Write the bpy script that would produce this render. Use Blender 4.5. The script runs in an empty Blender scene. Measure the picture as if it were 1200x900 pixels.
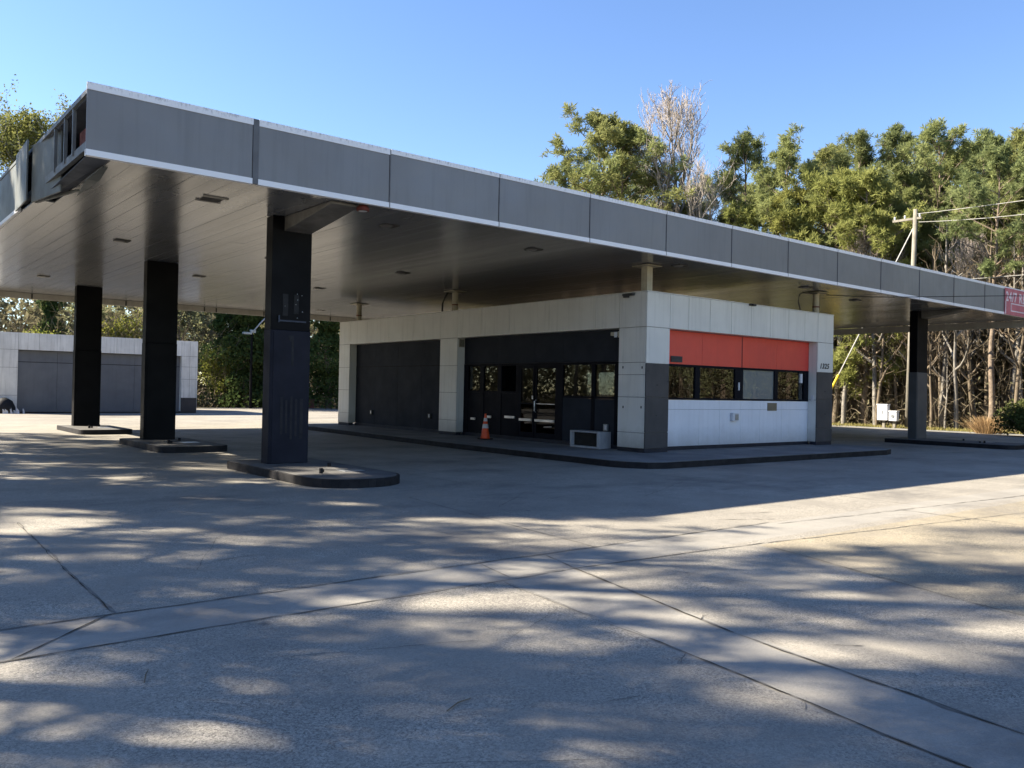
import bpy, math, random
import numpy as np
from mathutils import Matrix, Vector

rnd = random.Random(7)
rg = np.random.default_rng(11)
SC = bpy.context.scene
COL = SC.collection

# ------------------------------------------------------------------ materials
class NT:
    def __init__(s, name):
        s.m = bpy.data.materials.new(name); s.m.use_nodes = True
        s.t = s.m.node_tree; s.t.nodes.clear()
        s.out = s.t.nodes.new('ShaderNodeOutputMaterial')
    def n(s, typ, **kw):
        nd = s.t.nodes.new(typ)
        for k, v in kw.items():
            if k.startswith('i_'):
                key = k[2:]
                key = int(key) if key.isdigit() else key.replace('_', ' ')
                nd.inputs[key].default_value = v
            else: setattr(nd, k, v)
        return nd
    def l(s, a, b): s.t.links.new(a, b)
    def math(s, op, a, b=None, clamp=False):
        nd = s.t.nodes.new('ShaderNodeMath'); nd.operation = op; nd.use_clamp = clamp
        for i, v in enumerate((a, b)):
            if v is None: continue
            if isinstance(v, (int, float)): nd.inputs[i].default_value = v
            else: s.l(v, nd.inputs[i])
        return nd.outputs[0]
    def vmath(s, op, a, b=None, out=0):
        nd = s.t.nodes.new('ShaderNodeVectorMath'); nd.operation = op
        for i, v in enumerate((a, b)):
            if v is None: continue
            if isinstance(v, (tuple, list)): nd.inputs[i].default_value = v
            elif isinstance(v, (int, float)): nd.inputs['Scale'].default_value = v
            else: s.l(v, nd.inputs['Scale'] if (op == 'SCALE' and i == 1) else nd.inputs[i])
        return nd.outputs['Value'] if op in ('DOT_PRODUCT', 'LENGTH', 'DISTANCE') else nd.outputs[0]
    def noise(s, scale, detail=4, rough=.55, vec=None, col=False):
        nd = s.n('ShaderNodeTexNoise'); nd.inputs['Scale'].default_value = scale
        nd.inputs['Detail'].default_value = detail; nd.inputs['Roughness'].default_value = rough
        if vec is not None: s.l(vec, nd.inputs['Vector'])
        return nd.outputs['Color' if col else 'Fac']
    def ramp(s, f, a, b, lo=0., hi=1.):
        nd = s.n('ShaderNodeMapRange'); nd.clamp = True
        nd.inputs[1].default_value = a; nd.inputs[2].default_value = b
        nd.inputs[3].default_value = lo; nd.inputs[4].default_value = hi
        s.l(f, nd.inputs[0]); return nd.outputs[0]
    def mix(s, f, a, b, mode='MIX'):
        nd = s.n('ShaderNodeMix'); nd.data_type = 'RGBA'; nd.blend_type = mode
        for sock, v in ((nd.inputs[0], f), (nd.inputs[6], a), (nd.inputs[7], b)):
            if isinstance(v, (int, float)): sock.default_value = v
            elif isinstance(v, (tuple, list)): sock.default_value = (*v[:3], 1)
            else: s.l(v, sock)
        return nd.outputs[2]
    def obj(s): return s.n('ShaderNodeTexCoord').outputs['Object']
    def bsdf(s, color, rough=.6, spec=.5, metal=0., bump=None, bump_d=.01, bump_s=.5):
        p = s.n('ShaderNodeBsdfPrincipled')
        for key, v in (('Base Color', color), ('Roughness', rough), ('Metallic', metal), ('Specular IOR Level', spec)):
            if isinstance(v, (tuple, list)): p.inputs[key].default_value = (*v[:3], 1)
            elif isinstance(v, (int, float)): p.inputs[key].default_value = v
            else: s.l(v, p.inputs[key])
        if bump is not None:
            b = s.n('ShaderNodeBump'); b.inputs['Strength'].default_value = bump_s; b.inputs['Distance'].default_value = bump_d
            s.l(bump, b.inputs['Height']); s.l(b.outputs[0], p.inputs['Normal'])
        s.l(p.outputs[0], s.out.inputs[0]); return p

def simple(name, c, rough=.6, spec=.5, metal=0., var=.25, scale=3., streak=0., fine=0., bump=0., splash=0., wave=0.):
    """painted / cast surface with uneven tone, vertical dirt streaks and fine grain"""
    g = NT(name); o = g.obj()
    f = g.ramp(g.noise(scale, 5, .6, o), .3, .7)
    col = g.mix(f, tuple(x * (1 - var) for x in c), tuple(min(1, x * (1 + var * .45)) for x in c))
    if streak:
        v = g.vmath('MULTIPLY', o, (9, 9, .5))
        s_ = g.ramp(g.noise(1., 4, .6, v), .5, .78, 0, streak)
        col = g.mix(s_, col, tuple(x * .35 + .01 for x in c))
    if splash:   # mud splashed up from the walk
        sz = g.n('ShaderNodeSeparateXYZ'); g.l(o, sz.inputs[0])
        hgt = g.math('ADD', sz.outputs[2], g.math('MULTIPLY', g.noise(4., 5, .7, o), -.55))
        col = g.mix(g.ramp(hgt, -.25, .35, splash, 0), col, (.16, .145, .12))
    if fine:
        col = g.mix(g.ramp(g.noise(90, 2, .6, o), .35, .65, 0, fine), col, tuple(x * .45 for x in c))
    g.bsdf(col, g.ramp(f, 0, 1, min(1, rough + .08), max(.05, rough - .05)), spec, metal, g.noise(wave or 40, 2 if wave else 3, .5, o) if bump else None, bump or .01)
    return g.m

def foliage(name, c1, c2, trans=.35, scale=.5):
    g = NT(name); o = g.obj()
    f = g.ramp(g.noise(scale, 3, .6, o), .32, .68)
    inf = g.n('ShaderNodeObjectInfo').outputs['Random']
    col = g.mix(f, c1, c2)
    col = g.mix(g.math('MULTIPLY', inf, .5), col, (c1[0] * 1.1 + .01, c1[1] * .9, c1[2] * .8))
    d = g.n('ShaderNodeBsdfDiffuse'); t = g.n('ShaderNodeBsdfTranslucent'); mx = g.n('ShaderNodeMixShader', i_0=trans)
    g.l(col, d.inputs[0]); g.l(col, t.inputs[0]); g.l(d.outputs[0], mx.inputs[1]); g.l(t.outputs[0], mx.inputs[2])
    g.l(mx.outputs[0], g.out.inputs[0]); return g.m

def glass(name, tint=(.75, .8, .8), film_refl=0., refl=1.25):
    g = NT(name)
    tr = g.n('ShaderNodeBsdfTransparent'); tr.inputs[0].default_value = (*tint, 1)
    gl = g.n('ShaderNodeBsdfGlossy'); gl.inputs['Roughness'].default_value = .015; gl.inputs[0].default_value = (1, 1, 1, 1)
    fr = g.n('ShaderNodeFresnel'); fr.inputs[0].default_value = 1.6
    f = g.math('MULTIPLY', fr.outputs[0], refl, True)
    mx = g.n('ShaderNodeMixShader'); g.l(f, mx.inputs[0]); g.l(tr.outputs[0], mx.inputs[1]); g.l(gl.outputs[0], mx.inputs[2])
    last = mx.outputs[0]
    if film_refl:
        df = g.n('ShaderNodeBsdfDiffuse'); df.inputs[0].default_value = (.34, .37, .37, 1)  # pale diffuse share stands for a film and its lighter reflection
        m2 = g.n('ShaderNodeMixShader', i_0=film_refl); g.l(last, m2.inputs[1]); g.l(df.outputs[0], m2.inputs[2]); last = m2.outputs[0]
    g.l(last, g.out.inputs[0]); return g.m

M = {}
M['white'] = simple('white_panel', (.62, .62, .59), .38, .5, var=.10, scale=.8, streak=.30, splash=.55)
M['white2'] = simple('weathered_white_panel', (.66, .66, .64), .5, .4, var=.18, scale=1.2, streak=.55)
M['lowwhite'] = simple('lower_white_panel', (.69, .71, .76), .35, .5, var=.07, scale=1.0, streak=.14, splash=.5)
M['red'] = simple('red_panel', (.64, .060, .040), .4, .5, var=.15, scale=.8, streak=.12)
M['slate'] = simple('slate_panel', (.024, .028, .037), .65, .08, var=.2, scale=1.5)
M['garage_grey'] = simple('grey_board', (.115, .125, .145), .5, .4, var=.15, scale=1.2, streak=.2)
M['pier_dark'] = simple('dark_pier_paint', (.055, .053, .056), .5, .3, var=.25, scale=1.6, streak=.3)
M['black'] = simple('black_paint', (.0030, .0030, .0045), .5, .10, var=.3, scale=2.)
M['colblue'] = simple('blue_black_paint', (.0165, .0175, .027), .6, .12, var=.35, scale=1.3, streak=.4)
M['navy'] = simple('dark_frame', (.004, .005, .0095), .55, .08, var=.2)
M['plinth'] = simple('plinth_paint', (.012, .014, .024), .5, .3, var=.3, scale=3)
M['backing'] = simple('cladding_backing', (.05, .05, .05), .8, .2)
M['fascia'] = simple('grey_fascia', (.172, .172, .178), .36, .5, var=.10, scale=.7, streak=.26, bump=.05, wave=1.1)
M['fascia_old'] = simple('weathered_shaded_fascia', (.115, .127, .125), .5, .4, var=.25, scale=1.5, streak=.5)  # weathered, and darkened further for tree shade on the canopy end
M['joint'] = simple('fascia_joint', (.105, .108, .117), .5, .4)
M['steel'] = simple('galvanised_steel', (.30, .32, .34), .4, .5, .7, var=.3, scale=4)
M['frame_blue'] = simple('painted_framing', (.05, .06, .085), .6, .3, var=.3)
M['rust'] = simple('rusty_red_steel', (.12, .025, .018), .7, .3, var=.4, scale=6)
M['interior'] = simple('interior_wall', (.16, .155, .15), .8, .2)
M['beige'] = simple('beige_board', (.36, .32, .27), .8, .2, var=.15, scale=2)
M['curb'] = simple('curb_paint', (.016, .015, .017), .65, .2, var=.5, scale=5, streak=.2)
M['slabtop'] = simple('island_concrete', (.13, .126, .12), .8, .3, var=.4, scale=2.2, fine=.5, bump=.004)
M['walk'] = simple('walk_concrete', (.19, .19, .187), .8, .3, var=.35, scale=1.0, fine=.4, bump=.004)
M['post'] = simple('cream_steel_post', (.42, .38, .28), .5, .4, var=.2, scale=4, streak=.3)
M['beam'] = simple('beam_paint', (.34, .325, .30), .55, .4, var=.2, scale=2, streak=.3)
M['bracket'] = simple('bracket_paint', (.15, .145, .138), .5, .3, var=.35, scale=2.5, streak=.3)
M['orange'] = simple('cone_orange', (.72, .085, .02), .5, .4, var=.15)
M['cone_white'] = simple('cone_white', (.62, .60, .58), .5, .4)
M['rubber'] = simple('black_rubber', (.012, .012, .012), .7, .3)
M['plastic_white'] = simple('white_enamel', (.56, .57, .60), .4, .5, var=.1, streak=.2)
M['wood'] = simple('pole_wood', (.23, .21, .17), .85, .2, var=.3, scale=3, streak=.5)
M['cable'] = simple('cable', (.02, .02, .02), .6, .3)
M['wire_pale'] = simple('bright_wire', (.34, .33, .30), .5, .4)
M['guywire'] = simple('guy_strand', (.40, .39, .36), .45, .4)
M['yellow'] = simple('yellow_guard', (.75, .55, .03), .5, .4)
M['silver'] = simple('brushed_aluminium', (.55, .55, .56), .35, .5, .8)
M['sign_pink'] = simple('faded_red_banner', (.50, .16, .19), .6, .3, var=.25, scale=3, streak=.25)
M['sign_white'] = simple('banner_white', (.72, .66, .70), .6, .3)
M['ink'] = simple('number_black', (.02, .02, .025), .5, .4)
M['brown'] = simple('brown_box', (.10, .04, .03), .7, .3)
M['pale_wall'] = simple('pale_siding', (.62, .60, .56), .7, .3, var=.1)
M['bark_pine'] = simple('pine_bark', (.20, .155, .115), .9, .2, var=.5, scale=4, bump=.03)
M['bark_grey'] = simple('grey_bark', (.205, .188, .162), .9, .2, var=.4, scale=4, bump=.02)
M['bark_brown'] = simple('brown_bark', (.15, .12, .085), .9, .2, var=.4, scale=3)
M['needles'] = foliage('pine_needles', (.175, .205, .078), (.310, .335, .140), .45)
M['needles_dark'] = foliage('dark_pine_needles', (.135, .170, .072), (.255, .285, .122), .45)
M['needles_lime'] = foliage('bright_pine_needles', (.190, .220, .066), (.320, .340, .125), .45)
M['leaf'] = foliage('spring_leaves', (.19, .215, .110), (.33, .34, .19), .5, .8)
M['tleaf'] = foliage('half_open_leaves', (.13, .155, .050), (.25, .265, .090), .45, .8)
M['leafgrey'] = foliage('grey_green_leaves', (.17, .175, .105), (.30, .29, .19), .45, .8)
M['ivy'] = foliage('ivy_leaves', (.035, .070, .024), (.110, .150, .055), .35, 1.)
M['yleaf'] = foliage('yellow_green_leaves', (.17, .205, .040), (.31, .33, .085), .45, 1.)
M['twigs'] = foliage('bare_twigs', (.30, .285, .26), (.44, .42, .385), .0, .6)
M['brush'] = foliage('brush_twigs', (.085, .070, .048), (.18, .150, .105), .1, .5)
M['brushleaf'] = foliage('brush_leaves', (.105, .102, .055), (.205, .185, .115), .4, .4)
M['bushleaf'] = foliage('hedge_leaves', (.035, .06, .018), (.13, .135, .05), .3, 2.)
M['straw'] = foliage('dry_grass_blades', (.30, .20, .10), (.42, .30, .17), .3, 3.)
M['grassb'] = foliage('verge_grass_blades', (.17, .18, .06), (.36, .31, .15), .3, 1.)

def soffit_mat():
    g = NT('soffit_metal'); o = g.obj()
    v = g.vmath('MULTIPLY', o, (3.3, .16, 1))
    f = g.ramp(g.noise(1., 5, .6, v), .3, .7)
    col = g.mix(f, (.134, .140, .150), (.188, .195, .205))
    st = g.ramp(g.noise(.55, 5, .65, o), .50, .72, 0, .6)
    col = g.mix(st, col, (.09, .082, .07))
    p = g.bsdf(col, g.ramp(f, 0, 1, .24, .18), .5, 0, g.noise(1., 3, .6, g.vmath('MULTIPLY', o, (5, .5, 1))), .003, .2)
    p.inputs['IOR'].default_value = 1.75
    return g.m
M['soffit'] = soffit_mat()

def trim_mat():
    g = NT('white_trim_weathered'); o = g.obj()
    n1 = g.ramp(g.noise(1., 4, .7, g.vmath('MULTIPLY', o, (22, 22, 9))), .5, .66, 0, .75)
    up = g.ramp(g.n('ShaderNodeSeparateXYZ').outputs[2], 5.86, 5.96)
    sep = up.node.inputs[0].links[0].from_node; g.l(g.n('ShaderNodeNewGeometry').outputs['Position'], sep.inputs[0])
    col = g.mix(g.math('MULTIPLY', n1, up), (.74, .75, .78), (.12, .115, .125))
    g.bsdf(col, .45, .5); return g.m
M['trim'] = trim_mat()

def concrete_lot():
    g = NT('lot_concrete'); P = g.obj()
    sepp = g.n('ShaderNodeSeparateXYZ'); g.l(P, sepp.inputs[0]); x, y = sepp.outputs[0], sepp.outputs[1]
    wob = g.vmath('SCALE', g.vmath('SUBTRACT', g.noise(2.2, 5, .65, P, True), (.5, .5, .5)), .10)
    flat = g.vmath('MULTIPLY', g.vmath('ADD', P, wob), (1, 1, 0))
    big = g.ramp(g.noise(.16, 4, .6, P), .3, .7)
    mid = g.ramp(g.noise(1.1, 6, .65, P), .3, .72)
    col = g.mix(big, (.225, .205, .170), (.312, .287, .238))
    col = g.mix(g.math('MULTIPLY', mid, .45), col, (.150, .141, .124))
    # regions: smooth cement bands, brown aggregate panel
    def band(v, a, b, soft=.02):
        return g.math('MULTIPLY', g.ramp(v, a - soft, a + soft), g.ramp(v, b - soft, b + soft, 1, 0))
    xw = g.n('ShaderNodeSeparateXYZ'); g.l(flat, xw.inputs[0]); fx, fy = xw.outputs[0], xw.outputs[1]
    tilt = g.math('MULTIPLY', fx, -.02)
    b1 = g.math('MULTIPLY', band(fy, 5.78, 6.47), g.ramp(fx, 24, 24.1, 1, 0))
    # skewed band: left/right edges vary with y
    ye = g.math('MULTIPLY', g.math('SUBTRACT', fy, 1.7), .155)
    b2 = g.math('MULTIPLY', g.math('MULTIPLY', g.ramp(g.math('SUBTRACT', fx, ye), 3.97, 4.01), g.ramp(g.math('SUBTRACT', fx, g.math('MULTIPLY', g.math('SUBTRACT', fy, 1.7), .2)), 4.62, 4.66, 1, 0)), g.ramp(fy, 5.78, 5.82, 1, 0))
    smooth = g.math('MAXIMUM', b1, b2)
    col = g.mix(g.math('MULTIPLY', smooth, .5), col, g.mix(mid, (.290, .278, .250), (.228, .219, .200)))
    pan = g.math('MULTIPLY', g.ramp(g.math('SUBTRACT', fx, g.math('MULTIPLY', g.math('SUBTRACT', fy, 3.1), .30)), 7.28, 7.34), g.ramp(fy, 5.55, 5.6, 1, 0))
    pan = g.math('MULTIPLY', pan, g.ramp(fx, 30, 30.1, 1, 0))
    col = g.mix(pan, col, g.mix(mid, (.292, .252, .178), (.200, .174, .126)))
    # exposed aggregate: salt and pepper grain
    vor = g.n('ShaderNodeTexVoronoi'); vor.inputs['Scale'].default_value = 85; g.l(P, vor.inputs['Vector'])
    vs = g.n('ShaderNodeSeparateColor'); g.l(vor.outputs['Color'], vs.inputs[0])
    grain = g.ramp(vs.outputs[0], .0, 1., -.5, .5)
    vor2 = g.n('ShaderNodeTexVoronoi'); vor2.inputs['Scale'].default_value = 190; g.l(P, vor2.inputs['Vector'])
    vs2 = g.n('ShaderNodeSeparateColor'); g.l(vor2.outputs['Color'], vs2.inputs[0])
    gr = g.math('ADD', grain, g.ramp(vs2.outputs[1], 0, 1, -.5, .5))
    patchy = g.ramp(g.noise(.8, 4, .6, P), .35, .62, .25, 1)
    amt = g.math('MULTIPLY', g.math('MULTIPLY', g.math('SUBTRACT', 1, g.math('MULTIPLY', smooth, .75)), patchy), .85)
    k = g.math('ADD', 1, g.math('MULTIPLY', gr, amt))
    col = g.vmath('SCALE', col, k)
    bl = g.ramp(g.noise(.6, 8, .68, P), .46, .66, 0, .5)
    col = g.mix(bl, col, (.150, .138, .118))
    # drip and oil stains, tyre-dragged grime along X under the canopy
    oil = g.ramp(g.noise(.45, 6, .7, g.vmath('MULTIPLY', P, (.55, 1, 1))), .52, .70, 0, .75)
    col = g.mix(oil, col, (.085, .080, .075))
    scr = g.ramp(g.noise(1., 5, .7, g.vmath('MULTIPLY', P, (.5, 6., 1))), .60, .8, 0, .35)
    col = g.mix(g.math('MULTIPLY', scr, g.ramp(fy, 6, 9)), col, (.12, .115, .11))
    tyre = g.ramp(g.noise(1., 5, .7, g.vmath('MULTIPLY', P, (4.5, .35, 1))), .55, .78, 0, .4)
    col = g.mix(g.math('MULTIPLY', tyre, g.ramp(fx, 4.5, 6.)), col, (.125, .118, .108))
    spots = g.n('ShaderNodeTexVoronoi'); spots.inputs['Scale'].default_value = 1.1; g.l(P, spots.inputs['Vector'])
    sp = g.ramp(spots.outputs['Distance'], .02, .07, .7, 0)
    sp2 = g.n('ShaderNodeTexVoronoi'); sp2.inputs['Scale'].default_value = 3.7; g.l(P, sp2.inputs['Vector'])
    sp = g.math('MAXIMUM', sp, g.math('MULTIPLY', g.ramp(sp2.outputs['Distance'], .02, .06, .6, 0), g.ramp(g.noise(.9, 3, .6, P), .5, .6)))
    col = g.mix(sp, col, (.07, .065, .06))
    h = g.math('ADD', g.math('MULTIPLY', gr, .12), g.math('MULTIPLY', mid, .25))
    g.bsdf(col, g.ramp(mid, 0, 1, .72, .84), .4, 0, h, .006, .6)
    return g.m
M['lot'] = concrete_lot()

def earth():
    g = NT('verge_and_leaf_litter'); P = g.obj()
    a = g.ramp(g.noise(.35, 5, .6, P), .35, .65); b = g.ramp(g.noise(9, 5, .7, P), .3, .7)
    col = g.mix(a, (.30, .25, .145), (.20, .185, .075)); col = g.mix(g.math('MULTIPLY', b, .5), col, (.10, .075, .045))
    sep = g.n('ShaderNodeSeparateXYZ'); g.l(P, sep.inputs[0])
    woods = g.math('MAXIMUM', g.ramp(sep.outputs[0], 46.5, 49), g.ramp(sep.outputs[1], 61, 64))
    col = g.mix(woods, col, g.mix(b, (.15, .105, .065), (.075, .055, .035)))
    g.bsdf(col, .95, .1, 0, b, .05, .8); return g.m
M['earth'] = earth()

G = dict(grey=glass('window_glass', (.84, .88, .86), 0., 1.3), low=glass('dark_reflection_glass', (.06, .07, .09), 0., .12), film_refl_pane=glass('filmed_reflection_glass', (.45, .5, .5), .42), dark=glass('dark_window_glass', (.30, .33, .34), 0., .5))

# ------------------------------------------------------------------ mesh helpers
class MB:
    def __init__(s): s.v = []; s.f = []
    def quad(s, *p):
        i = len(s.v); s.v += [tuple(q) for q in p]; s.f.append(tuple(range(i, i + len(p))))
    def box(s, x0, x1, y0, y1, z0, z1, rot=None):
        i = len(s.v)
        s.v += [(x, y, z) for z in (z0, z1) for x, y in ((x0, y0), (x1, y0), (x1, y1), (x0, y1))]
        s.f += [tuple(i + k for k in q) for q in ((3, 2, 1, 0), (4, 5, 6, 7), (0, 1, 5, 4), (1, 2, 6, 5), (2, 3, 7, 6), (3, 0, 4, 7))]
        return s
    def hexa(s, p):   # 8 points, bottom ring then top ring
        i = len(s.v); s.v += [tuple(q) for q in p]
        s.f += [tuple(i + k for k in q) for q in ((3, 2, 1, 0), (4, 5, 6, 7), (0, 1, 5, 4), (1, 2, 6, 5), (2, 3, 7, 6), (3, 0, 4, 7))]
        return s
    def prism(s, poly, z0, z1):
        n = len(poly); i = len(s.v)
        s.v += [(x, y, z0) for x, y in poly] + [(x, y, z1) for x, y in poly]
        s.f.append(tuple(i + n - 1 - k for k in range(n))); s.f.append(tuple(i + n + k for k in range(n)))
        for k in range(n): s.f.append((i + k, i + (k + 1) % n, i + n + (k + 1) % n, i + n + k))
        return s
    def tube(s, pts, r, n=8, cap=True):
        pts = [Vector(p) for p in pts]; rs = r if isinstance(r, (list, tuple)) else [r] * len(pts)
        i = len(s.v)
        for k, p in enumerate(pts):
            d = (pts[min(k + 1, len(pts) - 1)] - pts[max(k - 1, 0)]).normalized()
            a = d.cross(Vector((0, 0, 1)) if abs(d.z) < .9 else Vector((1, 0, 0))).normalized(); b = d.cross(a)
            for j in range(n):
                t = 2 * math.pi * j / n; s.v.append(tuple(p + (a * math.cos(t) + b * math.sin(t)) * rs[k]))
        for k in range(len(pts) - 1):
            for j in range(n):
                s.f.append((i + k * n + j, i + k * n + (j + 1) % n, i + (k + 1) * n + (j + 1) % n, i + (k + 1) * n + j))
        if cap:
            s.f.append(tuple(i + n - 1 - j for j in range(n))); e = i + (len(pts) - 1) * n; s.f.append(tuple(e + j for j in range(n)))
        return s
    def lathe(s, prof, c=(0, 0, 0), n=20):
        return s.tube([(c[0], c[1], c[2] + z) for r, z in prof], [r for r, z in prof], n)

def link(o): COL.objects.link(o); return o
def tag(o, label, cat, group=None):
    o['label'] = label; o['category'] = cat
    if group: o['group'] = group
    return o
def empty(name, loc, label, cat, group=None, rz=0, sc=1):
    o = link(bpy.data.objects.new(name, None)); o.location = loc; o.rotation_euler = (0, 0, rz); o.scale = (sc, sc, sc)
    o.empty_display_size = .3
    return tag(o, label, cat, group)
def build(name, mb, mat, parent=None, origin=None, bevel=0., smooth=False, label=None, kind=None):
    """one mesh object; world-space verts are made relative to the thing's base"""
    org = origin
    if org is None:
        p = parent; org = (0, 0, 0)
        while p is not None:
            if p.parent is None: org = tuple(p.location)
            p = p.parent
    me = bpy.data.meshes.new(name)
    me.from_pydata([(a - org[0], b - org[1], c - org[2]) for a, b, c in mb.v], [], mb.f); me.materials.append(mat)
    if smooth: me.polygons.foreach_set('use_smooth', [True] * len(me.polygons))
    me.update()
    o = link(bpy.data.objects.new(name, me))
    if parent is not None: o.parent = parent
    elif origin: o.location = origin
    if bevel:
        b = o.modifiers.new('edge', 'BEVEL'); b.width = bevel; b.segments = 2; b.limit_method = 'ANGLE'
    if label: o['label'] = label
    if kind: o['kind'] = kind
    return o
def B(*a): return MB().box(*a)

def text_mb(txt, size, shear=0., depth=.006, to=None, bold=0.):
    """lettering as mesh; 'to' maps (u, v, w) of the text to the world"""
    cu = bpy.data.curves.new('t', 'FONT'); cu.body = txt; cu.size = size; cu.shear = shear; cu.extrude = depth; cu.offset = bold; cu.space_character = 1.0 + bold * 14
    o = bpy.data.objects.new('t', cu); COL.objects.link(o)
    dg = bpy.context.evaluated_depsgraph_get(); me = bpy.data.meshes.new_from_object(o.evaluated_get(dg))
    mb = MB(); mb.v = [to(*v.co) for v in me.vertices]; mb.f = [tuple(p.vertices) for p in me.polygons]
    bpy.data.objects.remove(o); bpy.data.curves.remove(cu); bpy.data.meshes.remove(me)
    return mb

# ------------------------------------------------------------------ setting
def struct(name, mb, mat):
    o = build(name, mb, mat); o['kind'] = 'structure'; return o
g_ = MB(); N = 12
for i in range(N):
    for j in range(N):
        a, b = -400 + 800 * i / N, -400 + 800 * (i + 1) / N; c, d = -400 + 800 * j / N, -400 + 800 * (j + 1) / N
        g_.quad((a, c, -.03), (b, c, -.03), (b, d, -.03), (a, d, -.03))
struct('ground', g_, M['earth'])
lotp = [(-26, -28), (43.6, -28), (44.2, 10), (44.0, 20), (44.4, 26), (45.5, 34), (46, 44), (40, 52), (31, 56.6), (24, 58.0), (16.8, 58.3), (-26, 58.3)]
struct('concrete_lot', MB().prism(lotp, -.2, 0), M['lot'])
ke = MB()
kp = [(44.2, 10), (44.0, 20), (44.4, 26), (45.5, 34), (46, 44), (40, 52), (31, 56.6), (24, 58.0), (16.9, 58.3)]
for a, b in zip(kp, kp[1:]):
    d = Vector((b[0] - a[0], b[1] - a[1], 0)).normalized(); n = Vector((d.y, -d.x, 0)) * .16
    ke.hexa([(a[0], a[1], -.1), (b[0], b[1], -.1), (b[0] + n.x, b[1] + n.y, -.1), (a[0] + n.x, a[1] + n.y, -.1),
             (a[0], a[1], .05), (b[0], b[1], .05), (b[0] + n.x, b[1] + n.y, .05), (a[0] + n.x, a[1] + n.y, .05)])
struct('kerb', ke, M['walk'])

SEGS = [((-8, 6.47), (9.6, 6.49), .012), ((9.6, 6.36), (24, 5.35), .010), ((-8, 5.62), (5.4, 5.80), .012), ((5.4, 5.80), (8.23, 5.62), .013), ((8.23, 5.60), (16, 4.75), .009),
            ((5.51, 5.89), (4.94, 3.61), .016), ((4.94, 3.61), (4.58, 1.2), .014), ((4.59, 5.73), (4.36, 3.87), .007), ((4.36, 3.87), (3.95, 1.2), .013),
            ((6.92, 10.98), (6.42, 6.44), .008), ((8.09, 5.48), (7.3, 3.1), .008), ((7.3, 3.1), (6.9, 1.), .007), ((1.8, 11.3), (1.70, 8.5), .010), ((1.70, 8.5), (1.64, 6.5), .014), ((1.63, 6.49), (.9, 5.75), .014),
            ((4.88, 6.47), (4.74, 5.83), .008), ((5.68, 6.42), (5.51, 5.86), .010), ((5.02, 3.95), (5.16, 4.04), .004), ((5.24, 3.05), (5.42, 2.92), .004), ((4.3, 3.5), (4.10, 3.40), .004), ((4.22, 2.6), (4.04, 2.50), .003),
            ((3.3, 3.2), (3.5, 3.16), .006), ((12.4, 6.2), (12.4, -12), .010), ((13.2, 12), (13.2, 6.4), .007), ((20, 12), (20, 6), .008), ((27, 12), (27, -10), .010), ((8.8, 12), (8.8, 26), .007), ((-8, 27.2), (13, 27.2), .008), ((-8, 34.6), (30, 34.6), .012), ((-8, 40.5), (30, 40.5), .010),
            ((11, 34.6), (11, 48), .010), ((-8, 16.9), (6, 17.1), .007), ((2.9, 7.9), (3.4, 8.02), .006)]
rj = random.Random(3)
HAIR = [((2.2, 4.9), (3.6, 4.4), .004), ((3.6, 4.4), (4.3, 4.75), .003), ((6.1, 5.4), (6.5, 3.9), .004), ((6.5, 3.9), (7.2, 3.5), .003), ((2.6, 7.6), (3.4, 9.2), .004), ((3.4, 9.2), (4.9, 9.6), .004), ((7.4, 9.4), (8.9, 10.6), .005), ((10.2, 9.2), (12.6, 10.4), .005), ((5.2, 12.6), (4.4, 15.8), .005), ((15, 9.6), (18.5, 10.4), .006), ((2.0, 3.2), (2.9, 2.6), .003), ((9.2, 7.0), (9.9, 6.6), .016), ((9.9, 7.25), (10.5, 7.0), .012)]
def crack_mesh(segs, lo, hi, grow, z, step=.11):
    mb = MB()
    for a, b, w in segs:
        a, b = Vector(a), Vector(b); L = (b - a).length; n = max(5, int(L / step)); d = (b - a) / L; nn = Vector((-d.y, d.x)); off = 0.; row = []
        for k in range(n + 1):
            far = max(1., ((a.lerp(b, k / n)).length) / 9)
            off = off * .8 + rj.gauss(0, .006); h = (w * rj.uniform(lo, hi) + (rj.random() < .04) * w * .8) * grow
            if k in (0, n): h *= .3
            p = a + (b - a) * k / n + nn * off; row.append((p - nn * h * .5, p + nn * h * .5))
        for (p, q), (p2, q2) in zip(row, row[1:]): mb.quad((p.x, p.y, z), (p2.x, p2.y, z), (q2.x, q2.y, z), (q.x, q.y, z))
    return mb
struct('joint_dirt', crack_mesh(SEGS, .1, 1.3, 2.0, .0035), simple('joint_dirt', (.165, .155, .138), .9, .2, var=.35, scale=7))
HM = crack_mesh(SEGS, .1, 1.4, .55, .007); hm2 = crack_mesh(HAIR, .2, 1.5, 1., .0065, .07); k0 = len(HM.v); HM.v += hm2.v; HM.f += [tuple(i + k0 for i in q) for q in hm2.f]
struct('pavement_joint', HM, simple('joint_filler', (.040, .036, .030), .95, .1, var=.4, scale=9))
def rounded(x0, x1, y0, y1, rf, rb, n=8):
    p = []
    for cx, cy, r, a0 in ((x0 + rf, y0 + rf, rf, 180), (x1 - rf, y0 + rf, rf, 270), (x1 - rb, y1 - rb, rb, 0), (x0 + rb, y1 - rb, rb, 90)):
        for k in range(n + 1):
            t = math.radians(a0 + 90 * k / n); p.append((cx + r * math.cos(t), cy + r * math.sin(t)))
    return p
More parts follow.
